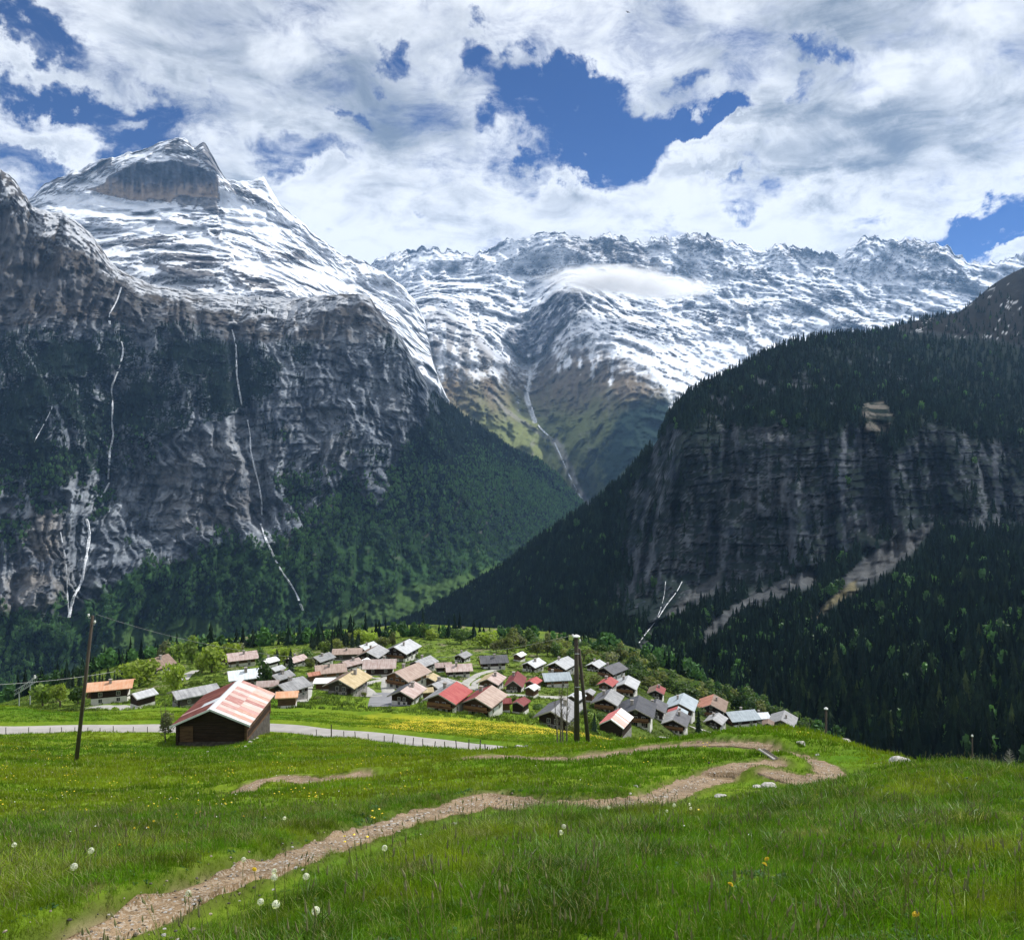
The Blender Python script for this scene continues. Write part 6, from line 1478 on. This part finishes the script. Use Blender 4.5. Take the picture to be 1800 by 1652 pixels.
# ---------------------------------------------------------------- bare saplings beside the double pole
for px, py0, py1, dx, lab in ((985,1312,1196,4,'tallest bare grey sapling left of the double pole'),(990,1312,1210,-7,'bare sapling leaning left behind the tallest one'),(996,1312,1205,2,'straight bare sapling nearest the double pole'),(980,1310,1235,-5,'shortest bare sapling at the left of the group')):
    p = ground_at(px, py0, 40); h = (py0-py1)*p[1]/F; o = empty('sapling', tuple(p), 0, lab, 'tree'); D_ = dx*p[1]/F
    MB().tube([(0,0,-.2),(D_*.3,.02,h*.5),(D_,0,h)], [.075,.05,.012], 6).build('trunk', [M_greywood], o)
    tw = MB()
    for i in range(26):
        f = rnd.uniform(.35, 1); a_ = rnd.uniform(0, 6.28); l = .75*(1.25-f); s_ = np.array([D_*f*f, 0, h*f]); e_ = s_+np.array([l*math.cos(a_)*.7, l*math.sin(a_)*.7, l])
        tw.tube([s_, (s_+e_)/2+np.array([0,0,-.05]), e_], [.018,.012,.004], 4)
    tw.build('twig', [M_greywood], o)['kind'] = 'stuff'
# leafless and half bare trees
for px, py, hp, lab in ((1438,1212,26,'pale leafless tree alone in the dark forest'),(1775,1345,34,'bare brushy tree at the right edge of the meadow')):
    if px < 1500: q = on_surface('right', px, py)
    else: q = pt(px, 1352, 45)
    h = hp*q[1]/F; o = empty('bare_tree', tuple(q), 0, lab, 'tree'); MB().tube([(0,0,-.5),(0,0,h*.5),(0,0,h)], [h*.03,h*.02,h*.004], 6).build('trunk', [simple('pale_bark',(.30,.28,.26),.9)], o)
    tw = MB()
    for i in range(90):
        f = rnd.uniform(.2, 1); a_ = rnd.uniform(0, 6.28); l = h*.34*(1.3-f); s_ = np.array([0,0,h*f]); e_ = s_+np.array([l*math.cos(a_), l*math.sin(a_), l*.6]); tw.tube([s_, e_], [h*.007,h*.002], 4)
    tw.build('branch', [MATS['pale_bark']], o)['kind'] = 'stuff'

# ---------------------------------------------------------------- waterfalls and torrents
def water_mat(t, p, o):
    n = t.noise(t.add('ShaderNodeTexCoord').outputs['Object'], .15, 4, .6)
    t.l.new(t.mix(n, (.62,.66,.70), (.85,.87,.9)), p.inputs['Base Color']); p.inputs['Roughness'].default_value = .6
M_fall = principled('white_water', water_mat)   # foam with thin spots one sees the wet rock through
def _veil():
    t = NT(M_fall.node_tree); o = [n for n in t.n if n.type == 'OUTPUT_MATERIAL'][0]; p = [n for n in t.n if n.type == 'BSDF_PRINCIPLED'][0]
    n = t.noise(t.add('ShaderNodeTexCoord').outputs['Object'], .09, 5, .7)
    p.inputs['Alpha'].default_value = 1; t.l.new(t.ss(n, .35, .6, .25, .95), p.inputs['Alpha'])
_veil()
def cascade(name, label, key, pts, w, cat='waterfall', off=14.0, broken=0.0):
    w *= .85; broken *= .35
    L = smooth_poly([(a, b) for a, b in pts], max(12, int(sum(math.hypot(pts[i+1][0]-pts[i][0], pts[i+1][1]-pts[i][1]) for i in range(len(pts)-1))/6)))
    W3 = np.array([on_surface(key, a, b) for a, b in L]); dd = smooth1(W3[:, 1], 5) - off
    P3 = np.array([pt(a, b, d) for (a, b), d in zip(L, dd)]); root = P3[0].copy(); mb = MB(); wj = [rnd.uniform(.45, 1.35) for _ in P3]
    for i in range(len(P3)-1):
        if rnd.random() < broken: 
            continue
        w0 = w*wj[i]; w1 = w*wj[i+1]
        a, b_ = P3[i]-root, P3[i+1]-root; m0 = np.array([w0/2,0,0]); m1 = np.array([w1/2,0,0]); y = np.array([0, w*.6, 0])
        mb.hexa([a-m0-y*.3, a+m0-y*.3, a+m0+y, a-m0+y][::-1], [b_-m1-y*.3, b_+m1-y*.3, b_+m1+y, b_-m1+y][::-1])
    o = mb.build(name, [M_fall], None, tuple(root)); return tag(o, label, cat)
cascade('waterfall', 'longest thin white waterfall down the left cliff ending beside the leaning pole', 'left', [(213,600),(218,615),(208,650),(195,682),(198,715),(196,745),(200,765),(193,790),(190,842)], 5.0, broken=.12)
cascade('waterfall', 'middle leap of the left waterfall over the wooded ledge', 'left', [(192,848),(182,868),(171,880)], 5.0)
cascade('waterfall', 'lowest leap of the left waterfall down to the scree', 'left', [(152,912),(158,935),(153,970),(147,1003),(143,1025),(128,1050),(121,1085)], 6.0)
cascade('waterfall', 'thin second thread beside the lowest leap of the left waterfall', 'left', [(106,935),(114,975),(117,1010),(119,1060),(121,1080)], 2.5, broken=.3)
cascade('waterfall', 'short white fall high on the snow edge of the left wall', 'left', [(213,505),(205,530),(190,555),(193,570)], 5.0, broken=.2)
cascade('waterfall', 'upper thread of the right hand waterfall on the left wall', 'left', [(408,580),(415,605),(416,660),(421,690),(425,712)], 4.5, broken=.15)
cascade('waterfall', 'main drop of the right hand waterfall on the left wall', 'left', [(435,738),(440,765),(440,790),(448,825),(455,850),(460,880),(460,905)], 4.5)
cascade('waterfall', 'broken lower cascade below the main right hand drop', 'left', [(458,920),(468,950),(480,975),(492,1000),(510,1025),(522,1045),(532,1073)], 5.0, broken=.4)
cascade('waterfall', 'faint thread of water at the far left of the wall', 'left', [(96,704),(88,725),(72,755),(55,785)], 2.5, broken=.3)
cascade('torrent', 'white torrent running from the snow gully down the green slope', 'back', [(930,630),(932,648),(932,665),(926,688),(930,705),(938,725),(941,742),(955,758),(972,772)], 16.0, 'torrent', 25)
cascade('torrent', 'lower white torrent running into the valley head', 'back', [(975,778),(985,800),(998,830),(1008,850),(1018,870),(1030,884),(1040,890)], 9.0, 'torrent', 25, .25)
cascade('torrent', 'white stream on the lower right slope above the village', 'right', [(1199,1022),(1190,1040),(1172,1062),(1158,1085),(1142,1105),(1128,1122),(1117,1140)], 1.1, 'torrent', 3)
cascade('torrent', 'thin side stream joining the white stream above the village', 'right', [(1170,1022),(1168,1045),(1163,1065),(1156,1084)], .55, 'torrent', 3)

# ---------------------------------------------------------------- grass
M_grass = leaf_mat('grass_blade', (.078, .170, .007), .45, .42, False, 1.1, .42, .16, patch=(.45, (.165, .215, .012), .46, .64))
M_grass_far = leaf_mat('grass_blade_far', (.082, .165, .009), .3, .42, False, .25, .6, .08, patch=(.10, (.175, .225, .014), .42, .62))
M_dry = leaf_mat('dry_blade', (.26, .26, .11), .3, .4, False, 2.0)
def tuft(name, seed, n, h, spread, w, mat, lean=.5, seg=3, dry=.04):
    q = random.Random(seed); b = MB()
    for i in range(n):
        a = q.uniform(0, 6.28); r = spread*math.sqrt(q.random()); x, y = r*math.cos(a), r*math.sin(a); f = q.uniform(0, 6.28); l = h*q.uniform(.5, 1.2); le = lean*q.uniform(.2, 1.3)*l; ww = w*q.uniform(.7, 1.3)
        dx, dy = math.cos(f), math.sin(f); g = q.uniform(0, 3.14); px, py = math.cos(g)*ww, math.sin(g)*ww; k = len(b.v); m = 1 if q.random() < dry else 0
        for s in range(seg):
            t = s/seg; c = (x+dx*le*t*t, y+dy*le*t*t, l*(t-.18*t*t*le/l)); tp = 1-t*.55
            b.v += [(c[0]-px*tp, c[1]-py*tp, c[2]), (c[0]+px*tp, c[1]+py*tp, c[2])]
        b.v.append((x+dx*le, y+dy*le, l*(1-.18*le/l)))
        for s in range(seg-1): b.f.append((k+2*s, k+2*s+1, k+2*s+3, k+2*s+2)); b.m.append(m)
        b.f.append((k+2*seg-2, k+2*seg-1, k+2*seg)); b.m.append(m)
    return b.mesh(name, [mat, M_dry])
def broadweed(name, seed):
    q = random.Random(seed); b = MB()
    for i in range(9):
        a = q.uniform(0, 6.28); l = q.uniform(.03, .06); w = l*.3; dx, dy = math.cos(a), math.sin(a); px, py = -dy*w, dx*w; k = len(b.v); z = q.uniform(.3, .8)
        b.v += [(0,0,0),(dx*l*.4-px,dy*l*.4-py,l*z),(dx*l*.4+px,dy*l*.4+py,l*z),(dx*l*.8-px*.8,dy*l*.8-py*.8,l*z*1.1),(dx*l*.8+px*.8,dy*l*.8+py*.8,l*z*1.1),(dx*l*1.15,dy*l*1.15,l*z*.8)]
        b.f += [(k,k+1,k+2),(k+1,k+3,k+4,k+2),(k+3,k+5,k+4)]; b.m += [0,0,0]
    return b.mesh(name, [leaf_mat('weed_leaf', (.045, .115, .030), .3, .35, False, 1.5)])
M_straw = leaf_mat('straw_blade', (.20, .19, .075), .4, .4, False, 2.0)
TUF = [tuft('grass', 1, 16, .115, .075, .0028, M_grass), tuft('grass', 2, 16, .15, .08, .003, M_grass, .7), tuft('grass', 3, 20, .085, .09, .0028, M_grass, .4), tuft('grass', 4, 12, .20, .06, .0034, M_grass, .9, 4, .15), broadweed('weed', 5), tuft('straw', 6, 14, .11, .07, .003, M_straw, .9, 3, .3)]
TUFF = [tuft('far_grass', 11, 12, .26, .22, .016, M_grass_far, .5, 2, .02), tuft('far_grass', 12, 12, .20, .25, .018, M_grass_far, .6, 2, .02)]
def scatter(n, dlo, dhi, pw):
    """ground points between two distances; the share falls with distance to the power pw"""
    u = npr.rand(n); e = 2-pw
    d = (dlo**e + u*(dhi**e-dlo**e))**(1/e) if abs(e) > 1e-3 else dlo*(dhi/dlo)**u
    px = npr.uniform(-260, 2200, n); return (px-900)/F*d, d
def free(x, y):
    m = path_mask(x, y) < .35 + npr.rand(len(x))*.3
    m &= dist_line(x, y, ROAD) > 2.6
    for L, w, nm, lb in LANES: m &= dist_line(x, y, L) > w/2
    bx = (369-900)/F*82; m &= ~((abs(x-bx) < 3.6) & (y > 81.6) & (y < 92))
    return m
def field(x, y):
    m = free(x, y); x, y = x[m], y[m]; z = ground_z(x, y); return x, y, z
x, y = scatter(112000, 2.4, 16, 1.25); x, y, z = field(x, y)
n = len(x); dens = fbm(x*.7, y*.7, 3, 3) + .6*fbm(x*2.2, y*2.2, 13, 3)
s = (0.42 + npr.rand(n)*.55)*(1 + .7*dens) * np.clip((y/5)**.35, .9, 1.5)
idx = npr.choice(5, n, p=[.31,.26,.29,.11,.03]); long_ = (dens > .18) & (npr.rand(n) < .4); idx[long_] = 3
d2_ = fbm(x*1.3, y*1.3, 31, 4); idx[(d2_ > .30) & (npr.rand(n) < .75)] = 5; wd_ = fbm(x*.9, y*.9, 51, 3); idx[(wd_ > .30) & (npr.rand(n) < .4)] = 4; keep_ = ~((d2_ < -.42) & (npr.rand(n) < .8))
x, y, z, s, idx = x[keep_], y[keep_], z[keep_], s[keep_], idx[keep_]; n = len(x)
s = s*turf_height(x, y)*.78
til = npr.normal(0, .12, (n, 2)); til[:, 1] += .10
instancer('grass', np.stack([x, y, z-.01], 1), np.stack([s, s, s], 1), npr.uniform(0, 6.28, n), idx, TUF, 'dense green meadow grass in the foreground', til)
x, y = scatter(106000, 13, 128, 1.35); x, y, z = field(x, y); n = len(x)
s = (.55+npr.rand(n)*.55)*np.clip(y/38, .5, 1.35)**.7*(1+.5*fbm(x*.3, y*.3, 3, 3))
s = s*turf_height(x, y)*.85
instancer('meadow_grass', np.stack([x, y, z-.01], 1), np.stack([s*1.2, s*1.2, s], 1), npr.uniform(0, 6.28, n), npr.randint(0, 2, n), TUFF, 'green grass covering the meadow down to the road')
# seed stalks and plantains that rise above the turf
def stalk(name, seed, mat, head):
    q = random.Random(seed); b = MB()
    for i in range(3):
        a_ = q.uniform(0, 6.28); r = q.uniform(.02, .1); x_, y_ = r*math.cos(a_), r*math.sin(a_); h_ = q.uniform(.2, .36); lx, ly = q.uniform(-.06,.06), q.uniform(-.06,.06)
        top = (x_+lx, y_+ly, h_); b.tube([(x_,y_,0),(x_+lx*.3,y_+ly*.3,h_*.6),top], [.0016,.0013,.001], 4, 0)
        b.tube([top,(top[0]+lx*.1,top[1]+ly*.1,h_+.012),(top[0]+lx*.25,top[1]+ly*.25,h_+head)], [.002,.006,.0015], 5, 1)
    return b.mesh(name, [mat, simple('seed_brown', (.17,.17,.07), .8)])
STK = [stalk('stalk', 1, M_straw, .035), stalk('stalk', 2, M_grass, .06)]
x, y = scatter(1300, 2.6, 22, 1.2); x, y, z = field(x, y); n = len(x); s = npr.uniform(.6, 1.0, n)*turf_height(x, y)
instancer('seed_stalks', np.stack([x, y, z], 1), np.stack([s, s, s], 1), npr.uniform(0, 6.28, n), npr.randint(0, 2, n), STK, 'thin brown seed stalks standing in the meadow grass')
# rough herbage of the village bench
M_rough = leaf_mat('herbage', (.085, .13, .026), .5, .3, False, .08, .7, .1, patch=(.06, (.15, .21, .035), .45, .62))
TUFR = [tuft('herbage', 13, 14, .55, .6, .06, M_rough, .5, 2, .05), crown_mesh('bushlet', 88, 60, .2, (1, 1, .7), 4, M_rough)]
x, y = scatter(30000, 140, 395, 1.2); x, y, z = field(x, y); n = len(x); k_ = fbm(x*.05, y*.05, 3, 4); ix = ((npr.rand(n) < .10) & (k_ > -.05)).astype(int)
px = 900+F*x/y; s = (.5+.7*npr.rand(n))*np.where(ix == 1, .9, 1)*(1+.6*k_)
instancer('herbage', np.stack([x, y, z], 1), np.stack([s, s, s], 1), npr.uniform(0, 6.28, n), ix, TUFR, 'rough grass and low bushes between the village houses')
# tiny blossoms too many to count
def dots(name, seed, n, r, mat):
    q = random.Random(seed); b = MB()
    for i in range(n):
        a = q.uniform(0, 6.28); R = .5*math.sqrt(q.random()); x, y = R*math.cos(a), R*math.sin(a); z = q.uniform(.08, .22); k = len(b.v)
        for j in range(6): b.v.append((x+r*math.cos(j*1.047), y+r*math.sin(j*1.047), z+q.uniform(-.3, .3)*r))
        b.v.append((x, y, z+r*.5))
        b.f += [(k+j, k+(j+1) % 6, k+6) for j in range(6)]; b.m += [0]*6
    return b.mesh(name, [mat])
M_yel = simple('yellow_petal', (.70,.52,.02), .6, .15); M_wht = simple('white_petal', (.75,.75,.70), .6, .1)
x, y = scatter(1500, 6, 80, 1.0); px = 900+F*x/y; m = ((px < 760) | (npr.rand(len(x)) < .25)) & (y > 4) & (npr.rand(len(x)) < .5); x, y, z = field(x[m], y[m])
x2 = npr.uniform(-16, 28, 4200); y2 = npr.uniform(88, 136, 4200); m = npr.rand(4200) < np.clip(.5+1.8*fbm(x2*.12, y2*.12, 2, 3), 0, 1); x2, y2, z2 = field(x2[m], y2[m])
X2 = np.concatenate([x, x2]); Y2 = np.concatenate([y, y2]); Z2 = np.concatenate([z, z2]); n = len(X2); idx = np.concatenate([npr.randint(0, 2, len(x)), np.zeros(len(x2), int)])
idx[:len(x)] = (npr.rand(len(x)) < .45)
sc_ = np.concatenate([np.clip(.25+y/90, .25, .7), np.ones(len(x2))*1.1])
instancer('wildflowers', np.stack([X2, Y2, Z2], 1), np.stack([sc_]*3, 1), npr.uniform(0, 6.28, n), idx, [dots('yellow_blossoms', 1, 5, .045, M_yel), dots('white_blossoms', 2, 2, .03, M_wht)], 'scattered yellow and white blossoms in the meadows')
# gravel on the trail
gp = []
for k_, (L, w) in LINES.items():
    m = {'a': 1300, 'b': 300, 'c': 250, 'd': 160}[k_]; t_ = npr.rand(m)**(1.6 if k_ == 'a' else 1)*(len(L)-1.001); i = t_.astype(int); f = (t_-i)[:, None]; P_ = L[i]*(1-f)+L[i+1]*f; P_ = P_ + npr.normal(0, w*.55, (m, 2)); gp.append(P_)
gp = np.concatenate(gp); z = ground_z(gp[:, 0], gp[:, 1]); n = len(gp); s = npr.uniform(.005, .020, n)*np.clip(gp[:, 1]/7, .8, 1.6)
instancer('gravel', np.column_stack([gp, z+.035]), np.stack([s, s, s], 1), npr.uniform(0, 6.28, n), npr.choice(3, n, p=[.25,.45,.30]), RKs, 'loose gravel on the trodden trail')

# ---------------------------------------------------------------- dandelions one can point to
def seed_head():
    b = MB(); q = random.Random(3)
    for i in range(90):
        v = np.array([q.gauss(0,1), q.gauss(0,1), q.gauss(0,1)]); v /= np.linalg.norm(v); a_ = np.cross(v, (.3,.5,.8)); a_ /= np.linalg.norm(a_); c_ = np.cross(v, a_); k = len(b.v); e = v*.024
        b.v += [tuple(e+a_*.006), tuple(e+c_*.006), tuple(e-a_*.006), tuple(e-c_*.006)]; b.f.append((k,k+1,k+2,k+3)); b.m.append(0)
    return b.mesh('seed_head', [leaf_mat('pappus', (.72,.72,.68), .1, .45, False, 5)])
def yellow_head():
    b = MB(); q = random.Random(4)
    for ring, (n, r, z) in enumerate(((16,.024,.0),(13,.018,.006),(9,.011,.010))):
        for i in range(n):
            a_ = 6.283*i/n + ring*.2; k = len(b.v); c_, s_ = math.cos(a_), math.sin(a_); w = .0035
            b.v += [(0,0,z),(c_*r*.6-s_*w,s_*r*.6+c_*w,z+.004),(c_*r,s_*r,z+.001),(c_*r*.6+s_*w,s_*r*.6-c_*w,z+.004)]; b.f.append((k,k+3,k+2,k+1)); b.m.append(0)
    b.tube([(0,0,-.012),(0,0,.001)], [.006,.009], 7, 1)
    return b.mesh('flower_head', [M_yel, simple('sepal', (.08,.13,.03), .7)])
ME_SH, ME_YH = seed_head(), yellow_head(); ME_STEM = MB().tube([(0,0,-.05),(.012,0,.5),(0,0,1)], [.0022,.002,.002], 5).mesh('stem', [simple('stem', (.14,.17,.06), .6)])
def dandelion(px, py, kind, label=None, s=1.0):
    top = .17*s; p = ground_at(px, py + 0, 2.2); d = p[1]
    # foot lies a little lower in the picture than the head
    p = ground_at(px, py + top*F/d*.92, 2.2) if py + top*F/d*.92 < 1700 else np.array([*((px-900)/F*2.9, 2.9), float(ground_z(np.array([(px-900)/F*2.9]), np.array([2.9]))[0])])
    o = empty('dandelion', tuple(p), rnd.uniform(0, 6.28), label or (('dandelion with a white seed head in the ' if kind == 's' else 'dandelion with a yellow flower in the ') + ('left meadow above the trail' if px < 700 else 'grass right of the trail')), 'flower', None if label else ('seeding' if kind == 's' else 'yellow') + (' dandelions in the left meadow' if px < 700 else ' dandelions right of the trail'))
    st = link('stem', ME_STEM, o); st.scale = (s, s, top)
    s *= .70
    h = link('seed_head' if kind == 's' else 'flower_head', ME_SH if kind == 's' else ME_YH, o, (0, 0, top+(.02 if kind == 's' else .0))); h.scale = (s, s, s)
    if kind == 'y': h.rotation_euler = (.5, 0, rnd.uniform(-.4, .4))
for a in ((482,1537,'s','larger white seed head just right of the yellow dandelion on the trail edge',1.05),(482,1520,'s','smaller white seed head right above the larger one by the trail',.9),(428,1512,'s','white seed head just left of the yellow dandelion by the trail',.9),(447,1514,'y','bright yellow dandelion flower at the trail edge between white seed heads',1.1),
   (485,1611,'s','white seed head lowest in the grass right of the trail',1.0),(458,1596,'s','white seed head above left of the lowest one',.85),(248,1645,'s','white seed head at the bottom edge near the left corner',1.0),(223,1628,'y','yellow dandelion near the bottom left corner',1.0),(331,1556,'s','white seed head on the trail in the lower left',.9),(500,1462,'s','white seed head above the trail among tall grass',1.0)): dandelion(*a)
for px, py, k_ in ((538,1547,'s'),(991,1474,'s'),(986,1482,'s'),(1212,1422,'s'),(1214,1430,'s'),(25,1508,'s'),(130,1567,'s'),(1070,1438,'s'),(593,1350,'s'),(160,1530,'s'),(676,1510,'s'),(1185,1440,'s'),(1172,1430,'s'),(555,1622,'s'),
   (428,1438,'y'),(312,1445,'y'),(221,1462,'y'),(236,1465,'y'),(345,1435,'y'),(352,1437,'y'),(210,1498,'y'),(1348,1530,'y'),(1344,1542,'y'),(1284,1570,'y'),(222,1475,'y'),(260,1462,'y'),(270,1455,'y'),(402,1407,'y'),(1610,1625,'y'),(310,1437,'y')): dandelion(px, py, k_)
# bird in the sky
p = pt(1104, 22, 260); bd = MB(); bd.tube([(-.1,-.45,0),(0,-.2,0),(0,.15,0),(0,.5,0)], [.03,.12,.12,.03], 6)
bird = empty('bird', tuple(p), .6, 'small dark bird high in the clouds near the top of the photo', 'bird'); bd.build('body', [simple('feathers', (.02,.02,.022), .8)], bird)
for s_ in (-1, 1): MB().hexa([(0,-.18,.02),(s_*.9,-.02,.18),(s_*.9,.12,.18),(0,.18,.02)][::s_], [(0,-.18,.05),(s_*.9,-.02,.20),(s_*.9,.12,.20),(0,.18,.05)][::s_]).build('wing', [MATS['feathers']], bird)

# ---------------------------------------------------------------- air
def volume_box(name, a, b, density, col, label):
    m = bpy.data.materials.new(name); m.use_nodes = True; t = NT(m.node_tree); t.n.clear()
    v = t.add('ShaderNodeVolumePrincipled', {'Color': (*col, 1), 'Density': density, 'Anisotropy': .2})
    o_ = t.add('ShaderNodeOutputMaterial'); t.l.new(v.outputs[0], o_.inputs['Volume'])
    o = MB().box(a, b).build(name, [m]); return tag(o, label, kind='stuff')
def low_cloud():
    m = bpy.data.materials.new('cloud_vapour'); m.use_nodes = True; t = NT(m.node_tree); t.n.clear()
    co = t.add('ShaderNodeTexCoord').outputs['Object']
    n = t.noise(co, 3.2, 6, .68, .6); ln = t.vmath('LENGTH', co, out='Value')
    dn = t.math('SUBTRACT', t.math('ADD', n, t.math('MULTIPLY', t.math('SUBTRACT', 1.0, ln), .7)), .66)
    dn = t.math('MULTIPLY', t.math('MAXIMUM', dn, 0.0), .035)
    v = t.add('ShaderNodeVolumePrincipled', {'Color': (1, 1, 1, 1), 'Density': dn, 'Anisotropy': .3, 'Emission Strength': 0.0})
    o_ = t.add('ShaderNodeOutputMaterial'); t.l.new(v.outputs[0], o_.inputs['Volume'])
    me = rock_mesh('cloud', 5, 3, 1.0, m)
    for v_ in me.vertices: v_.co = v_.co.normalized()
    for px, py, d, w, h, lab in ((1070,492,6300,150,34,'small white cloud drifting in front of the snowy range'),(1160,508,6400,130,24,'flat tail of the small white cloud before the snowy range')):
        o = link('cloud', me); p = pt(px, py, d); o.location = tuple(p); o.scale = (w*d/F, 330, h*d/F); tag(o, lab, kind='stuff')
low_cloud()
HAZE = True
if HAZE: volume_box('haze', (-16000, -600, -520), (22000, 14000, 2700), 2.6e-5, (.34, .60, 1.0), 'thin bluish air over the whole valley')
